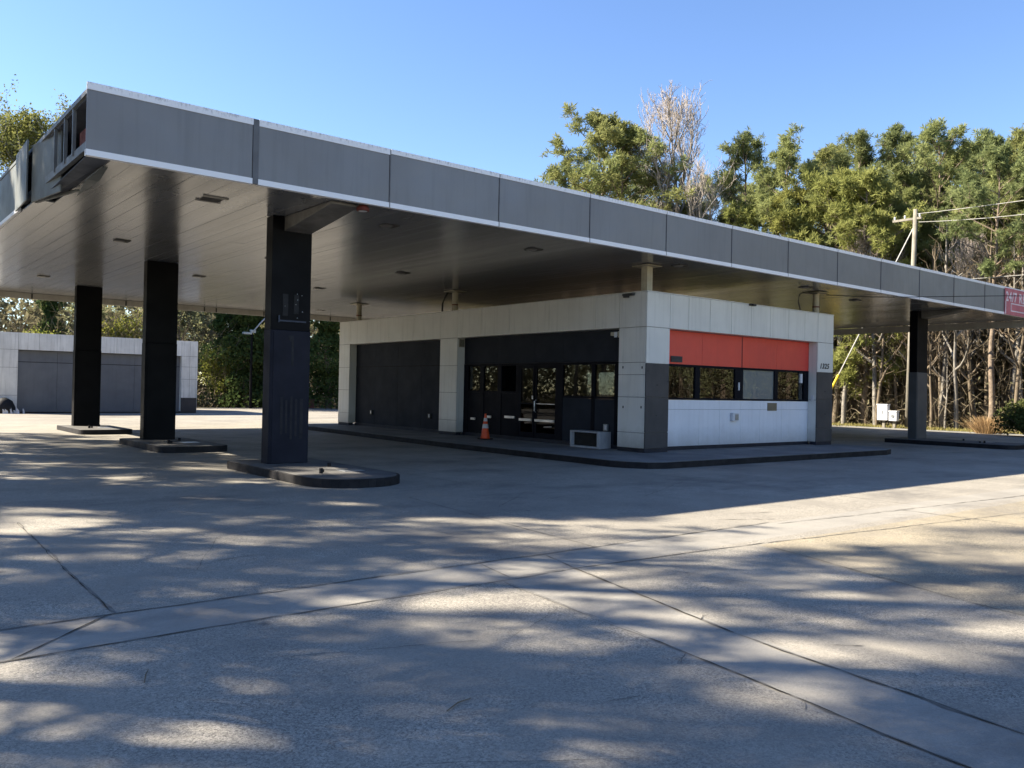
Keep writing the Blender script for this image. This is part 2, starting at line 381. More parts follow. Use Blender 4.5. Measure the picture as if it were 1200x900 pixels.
# walk round the shop
walk = [(13.62, 13.3), (13.72, 12.9), (14.0, 12.55), (14.4, 12.38), (24.0, 12.36), (24.5, 12.5), (24.85, 12.85), (25.2, 13.6), (25.9, 32.3), (14.6, 32.3), (14.45, 31.9), (13.75, 20)]
struct('sidewalk', MB().prism(walk, -.1, .148), M['walk'])
def inset(poly, d):
    c = (sum(p[0] for p in poly) / len(poly), sum(p[1] for p in poly) / len(poly)); out = []
    n = len(poly)
    for i in range(n):
        a, b, e = Vector(poly[i - 1]), Vector(poly[i]), Vector(poly[(i + 1) % n])
        t = ((b - a).normalized() + (e - b).normalized()).normalized(); out.append((b.x + t.y * d, b.y - t.x * d))
    return out
def ring(poly, d, z0, z1):
    o = inset(poly, d); mb = MB(); n = len(poly)
    for i in range(n):
        a, b, c, e = poly[i], poly[(i + 1) % n], o[(i + 1) % n], o[i]
        mb.hexa([(*e, z0), (*c, z0), (*b, z0), (*a, z0), (*e, z1), (*c, z1), (*b, z1), (*a, z1)])
    return mb
struct('sidewalk_curb', ring(walk, .03, -.1, .138), M['curb'])

# ------------------------------------------------------------------ pump islands
def island(x0, x1, y0, y1, rf, label, broken=0.):
    t = empty('pump_island', ((x0 + x1) / 2, (y0 + y1) / 2, 0), label, 'pump island', 'concrete pump islands under the canopy')
    p = rounded(x0, x1, y0, y1, rf, .12)
    top = build('island_top', MB().prism(inset(p, -.05), .0, .152), M['slabtop'], t, bevel=.01)
    e = ring(p, -.05, .0, .145)
    if broken:   # chipped, missing lengths of the steel edge
        fs = [f for k, f in enumerate(e.f)]; keep = []
        for k in range(0, len(fs), 6):
            c = e.v[fs[k][0]]
            if not (c[0] < x0 + .25 and y0 + .5 < c[1] < y1 - .4): keep += fs[k:k + 6]
        e.f = keep
        for q in range(9):
            yy = y0 + .7 + q * (y1 - y0 - 1.2) / 9; L = rnd.uniform(.15, .33); w = rnd.uniform(.0, .07); hh = rnd.uniform(.07, .14)
            e.box(x0 + w, x0 + .055, yy, yy + L, 0, hh)
    build('steel_edge', e, M['curb'], t, bevel=.008)
    for px, py, hh in ((x0 + .5, y0 + 1.1, .09), (x0 + .62, y0 + 1.3, .05), (x1 - .55, y0 + 2.2, .07)):
        build('pipe_stub', MB().lathe([(.035, .15), (.035, .15 + hh), (.026, .152 + hh)], (px, py, 0), 10), M['curb'], t)
    build('light_streak_plate', B(x1 - .75, x1 - .35, y0 + 1.2, y0 + 1.55, .150, .160), M['steel'], t, bevel=.004)  # thin pale plate added for a light streak on the island top
    return t
island(6.22, 7.98, 12.38, 16.62, .8, 'dark round-nosed pump island under the nearest canopy column')
island(6.24, 7.90, 20.75, 24.5, .3, 'sunlit broken-edged pump island under the second column from the front', 1)
island(6.26, 7.86, 28.95, 32.45, .3, 'farthest left pump island, under the column in front of the garage', 1)
island(30.75, 32.75, 11.5, 15.95, .4, 'long dark pump island under the right-hand column by the wood')

# ------------------------------------------------------------------ columns
def column(x, y, label, lower, split=2.72, marks=False):
    w, d = .81, .30
    t = empty('canopy_column', (x + w / 2, y + d / 2, .15), label, 'column', 'black rectangular columns carrying the canopy')
    u = MB(); u.box(x, x + w, y, y + d, split, 4.90)
    build('upper_casing', u, M['black'], t, bevel=.008)
    lo = MB(); lo.box(x - .006, x + w + .006, y - .006, y + d + .006, .152, split)
    lo.box(x + .055, x + w - .03, y - .018, y - .004, .16, split - .01)
    lo.box(x + .015, x + .04, y - .016, y - .004, .16, split - .01)
    build('lower_casing', lo, lower, t, bevel=.006)
    if marks:
        br = MB(); br.box(x + .17, x + w - .10, y - .03, y - .002, 2.885, 2.915); br.box(x + .14, x + .165, y - .035, y - .002, 2.87, 3.0)
        build('sign_bracket', br, M['frame_blue'], t)
        bo = MB()
        for k in range(7):
            px, pz = x + .2 + rnd.random() * .5, 2.94 + rnd.random() * .5
            bo.tube([(px, y - .014, pz), (px, y - .001, pz)], rnd.uniform(.005, .009), 8)
        build('bolt', bo, M['steel'], t, label='bright bolt heads and glue dabs of a removed sign')
        sc = MB()
        sc.box(x + .23, x + .34, y - .006, y - .001, 3.0, 3.42); sc.box(x + .46, x + .56, y - .006, y - .001, 3.05, 3.42)
        build('glue_patch', sc, simple('glue_residue', (.007, .007, .009), .6, .3, var=.5, scale=9), t)
        st = MB()   # dark runs of old adhesive on the lower casing
        st.box(x + .42, x + .47, y - .0215, y - .018, 2.05, 2.62); st.box(x + .36, x + .42, y - .0215, y - .018, 2.52, 2.62)
        for k in range(5): st.box(x + .22 + .1 * k, x + .26 + .1 * k + rnd.random() * .03, y - .0215, y - .018, .6 + rnd.random() * .3, 1.35 + rnd.random() * .12)
        build('adhesive_stain', st, simple('adhesive_runs', (.0105, .011, .016), .6, .3, var=.4, scale=7), t)
    return t
column(6.63, 15.53, 'nearest black column, blue-grey lower casing with marks of a removed sign', M['colblue'], marks=True)
column(6.63, 23.61, 'plain black column standing between the nearest and the farthest left columns', M['black'])
column(6.63, 31.64, 'thinnest-looking black column, in front of the garage on the left', M['black'])
column(31.46, 15.08, 'black column at the right near the wood, grey lower face', simple('grey_lower_casing', (.075, .075, .076), .5, .4, var=.2, scale=1.5, streak=.2), 2.62)

# ------------------------------------------------------------------ canopy
CX0, CX1, CY0, CY1, ZB, ZT, PP = 2.87, 37.91, 13.34, 36.0, 4.90, 5.95, 2.503
can = empty('station_canopy', (20.4, 24.7, 4.9), 'huge flat grey canopy with white edge trim over the shop and pump islands', 'canopy')
so = MB(); x = CX0 + .07; pw = .305
hole = lambda xx, yy: xx < 3.55 and 13.5 < yy < 18.2
while x < CX1 - .07:
    x2 = min(x + pw - .006, CX1 - .07); y = CY0 + .08
    cuts = [y] + sorted(rnd.uniform(17, 34) for _ in range(2)) + [CY1 - .02]
    if x < 3.1: cuts = [17.4, 28, CY1 - .02]
    for a, b in zip(cuts, cuts[1:]):
        dz = rnd.gauss(0, .0008); t1 = rnd.gauss(0, .0008); t2 = rnd.gauss(0, .0008); b2 = b - .004
        zz = ZB + .012
        so.hexa([(x, a, zz + dz - t1), (x2, a, zz + dz + t1), (x2, b2, zz + dz + t2), (x, b2, zz + dz - t2),
                 (x, a, zz + .03), (x2, a, zz + .03), (x2, b2, zz + .03), (x, b2, zz + .03)])
    x += pw
so.box(3.75, CX1 - .07, CY0 + .08, CY1, ZB + .045, ZB + .06)
build('soffit', so, M['soffit'], can)
build('roof_deck', B(CX0 + .06, CX1 - .06, CY0 + .30, CY1 + .01, 5.79, 5.83), M['frame_blue'], can)  # deck coloured dark so the open corner looks shaded inside
for k in range(14):
    x0, x1 = CX0 + PP * k, CX0 + PP * (k + 1)
    g1 = .05 if k in (0,) else .012; g0 = .05 if k == 1 else .012
    if k == 0: g0 = 0
    mb = MB(); bow = .0
    mb.box(x0 + g0, x1 - g1, CY0, CY0 + .03, ZB + .02, ZT - .02)
    pn = build('fascia_panel', mb, M['fascia'], can, bevel=.006)
    tr = MB(); tr.box(x0 + g0, x1 - g1 * .8, CY0 - .012, CY0 + .05, ZT - .105 + (.02 if k > 1 else 0), ZT)
    build('top_trim', tr, M['trim'], pn)
    tb = MB(); tb.box(x0 + g0, x1 - g1 * .8, CY0 - .012, CY0 + .08, ZB - .005, ZB + .085)
    build('bottom_trim', tb, M['trim'], pn)
    if k < 13:
        build('joint_cover', B(x1 - g1 + .004, x1 + (.045 if k == 0 else .006), CY0 - .014, CY0 + .03, ZB - .002, ZT - .004), M['joint'], can)
# left end: sound panels far back, then a bulged one, a loose one, then the open frame at the corner
def lpan(y0, y1, dx0, dx1, z0=ZB + .08, z1=ZT - .06, dz0=0., dz1=0.):
    a, b = CX0 + dx0, CX0 + dx1
    return MB().hexa([(a, y0, z0 + dz0), (a + .03, y0, z0 + dz0), (b + .03, y1, z0 + dz1), (b, y1, z0 + dz1), (a, y0, z1 + dz0), (a + .03, y0, z1 + dz0), (b + .03, y1, z1 + dz1), (b, y1, z1 + dz1)])
yy = 18.75
while yy < CY1:
    y2 = min(yy + 2.5, CY1 + .2)
    p = build('fascia_panel', lpan(yy, y2 - .015, 0, 0), M['fascia_old'], can, bevel=.006, label='weathered grey panel on the left end of the canopy')
    build('bottom_trim', B(CX0 - .012, CX0 + .05, yy, y2 - .02, ZB + .0, ZB + .075), M['trim'], p)
    build('top_trim', B(CX0 - .012, CX0 + .04, yy, y2 - .02, ZT - .06, ZT), M['fascia_old'], p)
    yy = y2
build('fascia_panel', lpan(17.35, 18.72, -.10, -.06, ZB - .02, ZT + .02), M['fascia_old'], can, bevel=.01, label='bulged grey panel beside the torn canopy corner')
lp = lpan(15.65, 17.33, .12, -.02, ZB - .06, ZT - .08, -.06, 0)
build('fascia_panel', lp, M['fascia_old'], can, bevel=.01, label='loose dented panel hanging beside the open canopy corner')
fr = MB()
fr.box(CX0 + .02, CX0 + .10, CY0 + .05, 18.7, ZT - .13, ZT - .06)
fr.box(CX0 + .05, CX0 + .12, CY0 + .05, 18.7, ZB + .14, ZB + .26)
for y in (14.36, 14.95, 15.7): fr.box(CX0 + .03, CX0 + .08, y, y + .05, ZB + .2, ZT - .1)
build('end_frame', fr, simple('grey_framing', (.12, .13, .14), .5, .4, var=.3, scale=4), can)
wb = MB()
wb.box(CX0 + .75, CX0 + .8, 13.45, 18.5, ZB + .06, ZT - .36)
build('added_dark_sheet', wb, M['frame_blue'], can)  # dark sheet added behind the end frame to keep the opening dark
build('gutter', B(CX0 + .18, CX0 + .42, 13.45, 14.6, ZB + .28, ZB + .62), M['rust'], can, label='rusty red steel inside the torn canopy corner')
fl = MB()
fl.hexa([(2.95, 13.5, 4.97), (3.25, 13.55, 4.93), (3.24, 16.1, 4.93), (2.95, 17.4, 4.86), (2.95, 13.5, 4.98), (3.25, 13.55, 4.94), (3.24, 16.1, 4.94), (2.95, 17.4, 4.87)])
build('soffit_edge', fl, M['frame_blue'], can)
fl = MB()   # torn sheet ends
fl.hexa([(3.22, 13.9, 4.895), (3.30, 13.9, 4.895), (3.32, 14.5, 4.80), (3.12, 14.4, 4.78), (3.22, 13.9, 4.905), (3.30, 13.9, 4.905), (3.32, 14.5, 4.81), (3.12, 14.4, 4.79)])
fl.hexa([(3.12, 14.4, 4.78), (3.32, 14.5, 4.80), (3.36, 15.6, 4.87), (3.26, 15.7, 4.76), (3.12, 14.4, 4.79), (3.32, 14.5, 4.81), (3.36, 15.6, 4.88), (3.26, 15.7, 4.77)])
fl.hexa([(2.92, 17.4, 4.86), (2.97, 17.4, 4.86), (3.31, 15.75, 4.85), (3.26, 15.75, 4.85), (2.92, 17.4, 4.895), (2.97, 17.4, 4.895), (3.31, 15.75, 4.885), (3.26, 15.75, 4.885)])
build('torn_sheet', fl, M['fascia_old'], can)
re = MB(); re.box(CX0, CX1, CY1 + .02, CY1 + .05, 4.69, ZT); re.box(CX0 + .1, CX1, CY1 - .03, CY1 + .018, 4.69, 4.9)
build('rear_fascia', re, M['beam'], can)
for xx in (6.0, 9.3, 12.4, 12.9, 15.0, 18.2, 21.0, 24.2): build('joint_strip', B(xx, xx + .05, CY1 - .045, CY1 - .031, 4.70, 4.89), M['backing'], can)
rr = MB(); rr.box(CX1 - .03, CX1, CY0 + .05, CY1, ZB + .02, ZT); rr.box(CX1 - .06, CX1 - .032, CY0 + .1, CY1 - .05, 4.62, 4.9)
build('right_fascia', rr, M['beam'], can)
for bx, by in ((6.86, 15.53), (31.72, 15.08)):
    mb = MB(); w = .55; yf = CY0 + .25
    mb.hexa([(bx, yf, 4.86), (bx + w, yf, 4.86), (bx + w, by - .004, 4.63), (bx, by - .004, 4.63), (bx, yf, 4.905), (bx + w, yf, 4.905), (bx + w, by - .004, 4.905), (bx, by - .004, 4.905)])
    build('bracket_beam', mb, M['bracket'], can, bevel=.01)
lm = simple('dark_light_recess', (.05, .048, .045), .7, .3); lens = simple('frosted_lens', (.16, .155, .15), .4, .5)
for i, (lx, ly) in enumerate([(5.27, 15.0), (5.3, 20.9), (5.3, 29.8), (8.8, 14.9), (12.76, 26.0), (12.7, 20.7), (12.7, 15.0), (16.9, 14.2), (22.8, 14.3), (26.9, 15.0), (8.8, 26.0), (8.9, 20.8), (16.5, 33.5), (26.9, 20.8)]):
    rec = build('ceiling_light', B(lx - .16, lx + .16, ly - .16, ly + .16, 4.894, 4.912), lm, can, bevel=.003)
    if i: build('lens', MB().lathe([(.02, -.03), (.10, -.022), (.13, 0)], (lx - .08, ly - .03, 4.893), 14), lens, rec)
    else:
        for e_ in (-.24, .20): build('frame', B(lx - .22, lx + .22, ly + e_ * .9, ly + e_ * .9 + .04, 4.888, 4.91), M['beam'], rec)
fl_ = build('floodlight', MB().lathe([(.11, .0), (.12, .05), (.08, .1)], (7.46, 13.55, 4.80), 14), M['rust'], can)
build('lens', MB().lathe([(.02, -.012), (.08, 0)], (7.46, 13.55, 4.797), 12), M['plastic_white'], fl_)
# banner at the right end of the fascia
sg = empty('banner_sign', (36.2, CY0 - .02, 4.95), 'faded pink banner reading 24/7 RETAIL on the right end of the canopy edge', 'sign')
build('banner_board', B(34.62, 38.0, CY0 - .035, CY0 - .015, 4.90, 5.90), M['sign_pink'], sg)
fx = lambda ox, oz: (lambda u, v, w: (ox + u, CY0 - .037 - w, oz + v))
build('lettering', text_mb('24/7 RETAIL', .50, 0, .002, fx(34.68, 5.42), .012), M['sign_white'], sg)
bx_ = MB(); bx_.box(35.15, 36.75, CY0 - .042, CY0 - .036, 5.32, 5.36); bx_.box(35.15, 36.75, CY0 - .042, CY0 - .036, 5.04, 5.08); bx_.box(35.15, 35.19, CY0 - .042, CY0 - .036, 5.08, 5.32); bx_.box(36.71, 36.75, CY0 - .042, CY0 - .036, 5.08, 5.32)
bx_.box(34.64, 34.70, CY0 - .042, CY0 - .036, 4.92, 5.40)
build('border', bx_, M['sign_white'], sg)

# ------------------------------------------------------------------ cladding helper: a wall strip of separate boards with real gaps
def clad_x(mb, xf, ys, zs, t=.03, face=-1, gap=.006):   # boards on a plane x = xf facing -X
    for a, b in zip(ys, ys[1:]):
        for c, d in zip(zs, zs[1:]): mb.box(xf, xf + t, a + gap, b - gap, c + gap, d - gap)
    return mb
def clad_y(mb, yf, xs, zs, t=.03, gap=.006):
    for a, b in zip(xs, xs[1:]):
        for c, d in zip(zs, zs[1:]): mb.box(a + gap, b - gap, yf, yf + t, c + gap, d - gap)
    return mb

# ------------------------------------------------------------------ the shop
X0, X1, Y0, Y1, Z0, ZH, ZR = 16.03, 24.69, 14.48, 30.79, .15, 3.32, 4.205
FA, FB = 16.91, 23.80          # front bay
GA, GB, BA, BB = 23.65, 29.92, 15.43, 22.66
shop = empty('station_shop', ((X0 + X1) / 2, (Y0 + Y1) / 2, Z0), 'low white station shop under the canopy with red band over front windows', 'shop')
R_ = .30
core = MB()     # backing behind the boards, walls and roof
e = .03
core.box(X0 + e, FA - .003, Y0 + e, Y0 + R_, .25, ZR - .02); core.box(FB + .003, X1 - e, Y0 + e, Y0 + R_, .25, ZR - .02)
core.box(FA - .003, FB + .003, Y0 + e, Y0 + R_, ZH + .002, ZR - .02)
core.box(X0 + e, X0 + R_, Y0 + R_, BA - .003, .25, ZR - .02); core.box(X0 + e, X0 + R_, BB + .003, GA - .003, .25, ZR - .02); core.box(X0 + e, X0 + R_, GB + .003, Y1 - e, .25, ZR - .02)
core.box(X0 + e, X0 + R_, BA - .003, BB + .003, ZH + .002, ZR - .02); core.box(X0 + e, X0 + R_, GA - .003, GB + .003, ZH + .002, ZR - .02)
# east and back walls with the openings one sees through
for a, b in ((Y0 + R_, 15.6), (17.0, 17.3), (19.0, 19.3), (21.2, 23.5), (25.5, Y1 - e)): core.box(X1 - .2, X1 - e, a, b, .25, ZR - .02)
for a, b in ((15.6, 17.0), (17.3, 19.0), (19.3, 21.2), (23.5, 25.5)): core.box(X1 - .2, X1 - e, a, b, .25, 1.35); core.box(X1 - .2, X1 - e, a, b, 2.45, ZR - .02)
core.box(X0 + R_, X1 - .2, Y1 - .2, Y1 - e, .25, ZR - .02)
core.box(X0 + R_ + .002, 19.6, 23.2, 23.3, .16, 3.9)      # partition to the closed bay
build('wall', core, M['interior'], shop)
build('roof', B(X0 + .05, X1 - .05, Y0 + .05, Y1 - .05, ZR - .35, ZR - .022), M['backing'], shop)
build('floor', B(X0 + .05, X1 - .05, Y0 + .05, Y1 - .05, .10, .16), M['interior'], shop)
cl = MB()
zs = [.25, .64, 1.54, 2.42, ZH, ZR]
zp = [.25, .64, 1.54, 2.11, 2.42, ZH, ZR]
clad_y(cl, Y0, [FB, X1], [2.40, ZH, ZR]); clad_y(cl, Y0, [X0, FA], [2.40, ZH, ZR])
clad_y(cl, Y0, [FA, 17.65, 18.54, 19.47, 20.38, 21.31, 22.23, 23.08, FB], [ZH, ZR])
clad_x(cl, X0, [Y0 + .031, BA], zp); clad_x(cl, X0, [BB, GA], zs); clad_x(cl, X0, [GB, Y1], zs)
clad_x(cl, X0, [BA, 16.31, 18.18, 19.99, 21.4, BB], [ZH, ZR]); clad_x(cl, X0, [GA, 25.3, 27.0, 28.6, GB], [ZH, ZR])
# reveals of the recessed bays
cl.box(FB, FB + .03, Y0 + .031, Y0 + R_, .26, 1.53); cl.box(FB, FB + .03, Y0 + .031, Y0 + R_, 1.545, ZH - .004); cl.box(FA - .03, FA, Y0 + .031, Y0 + R_, .26, ZH - .004)
cl.box(X0 + .031, X0 + R_, GB, GB + .03, .26, ZH - .004); cl.box(X0 + .031, X0 + R_, BB, BB + .03, .26, ZH - .004); cl.box(X0 + .031, X0 + R_, BA - .03, BA, .26, ZH - .004); cl.box(X0 + .031, X0 + R_, GA - .03, GA, .26, ZH - .004)
cl.box(FA, FB, Y0 + .031, Y0 + R_, ZH - .001, ZH + .004); cl.box(X0 + .031, X0 + R_, BA, BB, ZH - .001, ZH + .004); cl.box(X0 + .031, X0 + R_, GA, GB, ZH - .001, ZH + .004)
clad_x(cl, X1 - .03, [Y0 + .031, 20, 25.5, Y1], [.25, 1.3]); 
build('cladding', cl, M['white'], shop, bevel=.003)
cap = MB(); cap.box(X0 - .008, X1 + .008, Y0 - .008, Y0 + .06, ZR, ZR + .02); cap.box(X0 - .008, X0 + .06, Y0 + .061, Y1, ZR, ZR + .02)
build('parapet_cap', cap, M['white'], shop)
for a, b in ((X0, FA), (FB, X1)): build('painted_pier_base', clad_y(MB(), Y0, [a, b], [.25, .66, 1.55, 2.40]), M['pier_dark'], shop, bevel=.003, label='dark grey lower half of a front pier')
pl = MB(); pl.box(X0 + .012, FA, Y0 + .012, Y0 + .2, .149, .252); pl.box(FB, X1 - .012, Y0 + .012, Y0 + .2, .149, .252); pl.box(FA, FB, Y0 + R_ - .02, Y0 + R_ + .1, .149, .256)
pl.box(X0 + .012, X0 + .2, Y0 + .2, BA, .149, .252); pl.box(X0 + .012, X0 + .2, BB, GA, .149, .252); pl.box(X0 + .012, X0 + .2, GB, Y1 - .012, .149, .252)
pl.box(X0 + R_ - .02, X0 + R_ + .1, BA, BB, .149, .256); pl.box(X0 + R_ - .02, X0 + R_ + .1, GA, GB, .149, .256)
build('plinth', pl, M['plinth'], shop)
ho = MB()
for y, z in ((15.27, 2.3), (14.61, 2.29), (15.24, 1.28), (14.62, 1.29)): ho.box(X0 - .003, X0 + .004, y - .02, y + .02, z - .03, z + .03)
for xx, z in ((16.46, 1.85), (16.45, 1.08), (16.1, 2.2), (24.25, 1.8), (24.28, 1.1), (16.86, 1.95)): ho.box(xx - .03, xx + .03, Y0 - .003, Y0 + .004, z - .012, z + .025)
build('fixing_hole', ho, M['backing'], shop)
# front bay
YB = Y0 + R_
rd = MB(); clad_y(rd, YB, [FA, 18.61, 20.37], [2.43, ZH - .006], gap=.003); clad_y(rd, YB, [20.42, 22.09, FB], [2.43, ZH - .006], gap=.003)
build('red_band', rd, M['red'], shop)
build('red_band_joint', B(20.373, 20.417, YB + .004, YB + .05, 2.43, ZH - .006), simple('dark_red', (.18, .015, .015), .6), shop)
vt = MB(); vt.box(17.30, 17.75, YB - .03, YB - .002, 2.48, 2.64)
vent = build('vent', vt, M['pier_dark'], shop)
sl = MB()
for k in range(4): sl.box(17.32, 17.73, YB - .038, YB - .031, 2.495 + k * .035, 2.515 + k * .035)
build('louvre', sl, M['backing'], vent)
wf = MB(); wf.box(FA, FB, YB - .01, YB + .08, 2.37, 2.427); wf.box(FA, FB, YB - .01, YB + .08, 1.49, 1.54)
for a, b in ((FA, 16.98), (18.33, 18.53), (20.09, 20.46), (21.99, 22.17), (23.57, FB)): wf.box(a, b, YB - .008, YB + .08, 1.54, 2.37)
wi = build('window', wf, M['navy'], shop, bevel=.004)
for a, b, mt in ((16.98, 18.33, 'grey'), (18.53, 20.09, 'grey'), (20.46, 21.99, 'film_refl_pane'), (22.17, 23.57, 'grey')):
    build('pane', B(a, b, YB + .03, YB + .04, 1.54, 2.37), G[mt], wi)
build('blind', B(22.1, 23.6, YB + .14, YB + .16, 1.5, 2.4), M['beige'], wi)
st = MB(); st.box(23.36, 23.46, YB - .012, YB + .028, 2.05, 2.33); st.box(20.22, 20.27, YB - .03, YB - .008, 1.78, 2.0)
build('sticker', st, M['plastic_white'], wi)
lw = MB(); clad_y(lw, YB, [FA, 18.52, 19.41, 20.38, 21.3, 22.4, FB], [.257, 1.23, 1.488], gap=.003)
build('lower_panel', lw, M['lowwhite'], shop)
ob = build('outlet', B(19.9, 20.17, YB - .09, YB, .91, 1.14), M['plastic_white'], shop, bevel=.01)
build('cover', B(20.0, 20.15, YB - .10, YB - .091, .94, 1.10), M['steel'], ob)
plq = build('plaque', B(21.66, 22.12, YB - .015, YB, 1.20, 1.43), simple('bronze_plaque', (.16, .13, .085), .5), shop)
build('switch', B(FB - .02, FB, 14.58, 14.67, 1.52, 1.68), M['plastic_white'], shop)
ov = lambda u, v, w: (23.94 + u, Y0 - .006 - w, 2.535 + v)
build('house_number', text_mb('1325', .22, .22, .003, lambda u, v, w: (23.92 + u * 1.12, Y0 - .006 - w, 2.52 + v), .006), M['ink'], shop, label='black italic numerals 1325')
cam_ = build('security_camera', B(20.25, 20.5, Y0 - .08, Y0 + .04, 4.17, 4.225), M['backing'], shop)
build('lens', MB().tube([(20.3, Y0 - .12, 4.185), (20.3, Y0 - .08, 4.195)], .02, 10), M['navy'], cam_)
build('corner_lamp', MB().box(X0 - .1, X0 + .02, 14.9, 15.25, 4.13, 4.18).box(X0 - .12, X0 - .05, 15.05, 15.2, 4.08, 4.135), M['backing'], shop)
# closed garage bay
XB = X0 + R_
gb = MB(); clad_x(gb, XB, [GA, 25.2, 26.8, 28.4, GB], [.257, 2.44, ZH - .006], gap=.004)
build('garage_panel', gb, M['slate'], shop)
build('panel_seam', B(XB - .008, XB, GA, GB, 2.43, 2.455), M['black'], shop)
for y in (28.6, 24.6):
    ob = build('outlet', B(XB - .08, XB, y - .09, y + .09, .62, .80), M['backing'], shop, bevel=.01); build('cover', B(XB - .09, XB - .081, y - .07, y + .0, .66, .77), M['steel'], ob)
# door bay
up = MB(); clad_x(up, XB, [BA, 17.88, 19.12, 20.9, BB], [2.47, ZH - .006], gap=.004)
build('upper_panel', up, M['slate'], shop)
wf = MB(); wf.box(XB - .015, XB + .06, BA, BB, 2.40, 2.465)
for a, b in ((22.42, BB), (21.58, 21.78), (20.68, 20.87), (19.80, 19.97), (17.87, 18.12), (16.58, 16.72), (BA, 15.84)): wf.box(XB - .012, XB + .06, a, b, .257, 2.40)
wf.box(XB - .012, XB + .06, 15.84, 17.87, 1.47, 1.53); wf.box(XB - .01, XB + .06, 19.97, BB, 1.56, 1.62)
wl = build('window', wf, M['navy'], shop, bevel=.004)
for a, b, c in ((21.78, 22.42, 1.62), (20.87, 21.58, 1.62), (19.97, 20.68, 1.62), (16.72, 17.87, 1.53), (15.84, 16.58, 1.53)):
    build('pane', B(XB + .02, XB + .03, a, b, c, 2.40), G['dark'], wl)
kp_ = MB(); clad_x(kp_, XB + .004, [19.97, 20.68], [.257, 1.56], gap=.001); clad_x(kp_, XB + .004, [20.87, 21.58], [.257, 1.56], gap=.001); clad_x(kp_, XB + .004, [21.78, 22.42], [.257, 1.56], gap=.001)
build('dark_glazing', kp_, M['navy'], shop)  # navy sheets for the lower glazing, its dark reflection put into the colour
build('lower_panel', B(XB, XB + .03, BA, 17.87, .257, 1.468), M['slate'], shop, label='slate lower panel behind the white unit')
ob = build('outlet', B(XB - .07, XB, 16.02, 16.18, .62, .80), M['steel'], shop, bevel=.01); build('cover', B(XB - .08, XB - .071, 16.05, 16.12, .65, .77), M['plastic_white'], ob)
bars = MB()
for a, b, z in ((21.98, 22.2, .68), (21.15, 21.40, .77), (19.98, 20.45, .80)): bars.box(XB - .05, XB - .012, a, b, z, z + .07)
build('push_bar', bars, M['silver'], shop)
for a, b, lab in ((19.12, 19.80, 0), (18.12, 19.08, 1)):
    dm = MB(); dm.box(XB - .005, XB + .04, a, a + .07, .257, 2.40); dm.box(XB - .005, XB + .04, b - .07, b, .257, 2.40); dm.box(XB - .005, XB + .04, a + .07, b - .07, 2.31, 2.40); dm.box(XB - .005, XB + .04, a + .07, b - .07, .257, .42); dm.box(XB - .005, XB + .04, a + .07, b - .07, 1.25, 1.29)
    dr = build('door', dm, M['navy'], shop, bevel=.003)
    build('pane', B(XB + .015, XB + .02, a + .07, b - .07, 1.29, 2.31), G['dark'], dr); build('lower_pane', B(XB + .015, XB + .02, a + .07, b - .07, .42, 1.25), G['low'], dr)  # lower pane coloured near black in place of its dark reflection
    build('push_bar', B(XB - .06, XB - .02, a + .06, b - .06, .75, .82), M['silver'], dr)
    if lab:
        build('handle', MB().tube([(XB - .006, 19.03, 1.02), (XB - .07, 19.02, 1.06), (XB - .08, 19.01, 1.2), (XB - .07, 19.02, 1.34), (XB - .006, 19.03, 1.38)], .016, 8), M['silver'], dr)
        build('rail', B(XB - .02, XB - .006, a + .08, b - .08, 1.262, 1.28), M['silver'], dr)
        build('bolt', MB().tube([(XB - .03, 18.3, .62), (XB - .03, 18.62, .60)], .02, 8), M['silver'], dr)
    else: build('handle', B(XB - .03, XB - .005, 19.15, 19.19, 1.4, 1.5), M['silver'], dr)
vg = build('vent', B(X0 + .06, X0 + .28, BB - .02, BB, 3.02, 3.29), M['post'], shop)
sl = MB()
for k in range(5): sl.box(X0 + .075 + k * .04, X0 + .095 + k * .04, BB - .028, BB - .021, 3.04, 3.27)
build('louvre', sl, M['backing'], vg)
wlmp = build('wall_lamp', MB().box(X0 + .02, X0 + .22, 15.44, 15.50, 3.08, 3.24).box(X0 - .02, X0 + .2, 15.5, 15.72, 3.13, 3.22), M['post'], shop, bevel=.01)
build('lens', B(X0 - .028, X0 - .021, 15.48, 15.58, 3.08, 3.22), M['plastic_white'], wlmp)

# steel posts from the shop roof to the canopy
for px, py, lab in ((15.98 + .25, 29.6, 'short cream steel post on the far left corner of the shop roof'), (16.25, 23.15, 'short cream steel post on the shop roof above the white pier by the doors'),
                    (16.3, 14.75, 'short square cream post on the near roof corner of the shop'), (24.1, 14.75, 'round cream post on the roof above the house number')):
    t = empty('roof_post', (px, py, ZR), lab, 'post', 'short posts between shop roof and canopy')
    sq = 'square' in lab
    sh = B(px - .10, px + .10, py - .10, py + .10, 4.1, 4.886) if sq else MB().lathe([(.10, 4.1), (.10, 4.886)], (px, py, 0), 16)
    build('shaft', sh, M['post'], t, smooth=False)
    fl = MB().box(px - .27, px + .27, py - .27, py + .27, 4.868, 4.888)
    build('flange', fl, M['post'], t)
    if not sq: build('collar', MB().lathe([(.115, 4.42), (.115, 4.46)], (px, py, 0), 16), M['rust'], t)
tag(build('drain_pipe', MB().tube([(16.15, 23.75, 4.2), (16.14, 23.72, 4.5), (16.13, 23.55, 4.75), (16.12, 23.4, 4.88)], .03, 8), M['cable'], origin=(16.15, 23.75, 4.2)), 'thin black pipe beside the roof post above the white pier', 'pipe')
tag(build('roof_cable', MB().tube([(23.05, 14.62, 4.2), (23.0, 14.62, 4.35), (22.92, 14.62, 4.5), (22.94, 14.6, 4.72), (23.1, 14.6, 4.80), (23.9, 14.58, 4.84)], .018, 6), M['cable'], origin=(23.05, 14.62, 4.2)), 'black cable looping from the shop roof to the round post', 'cable')
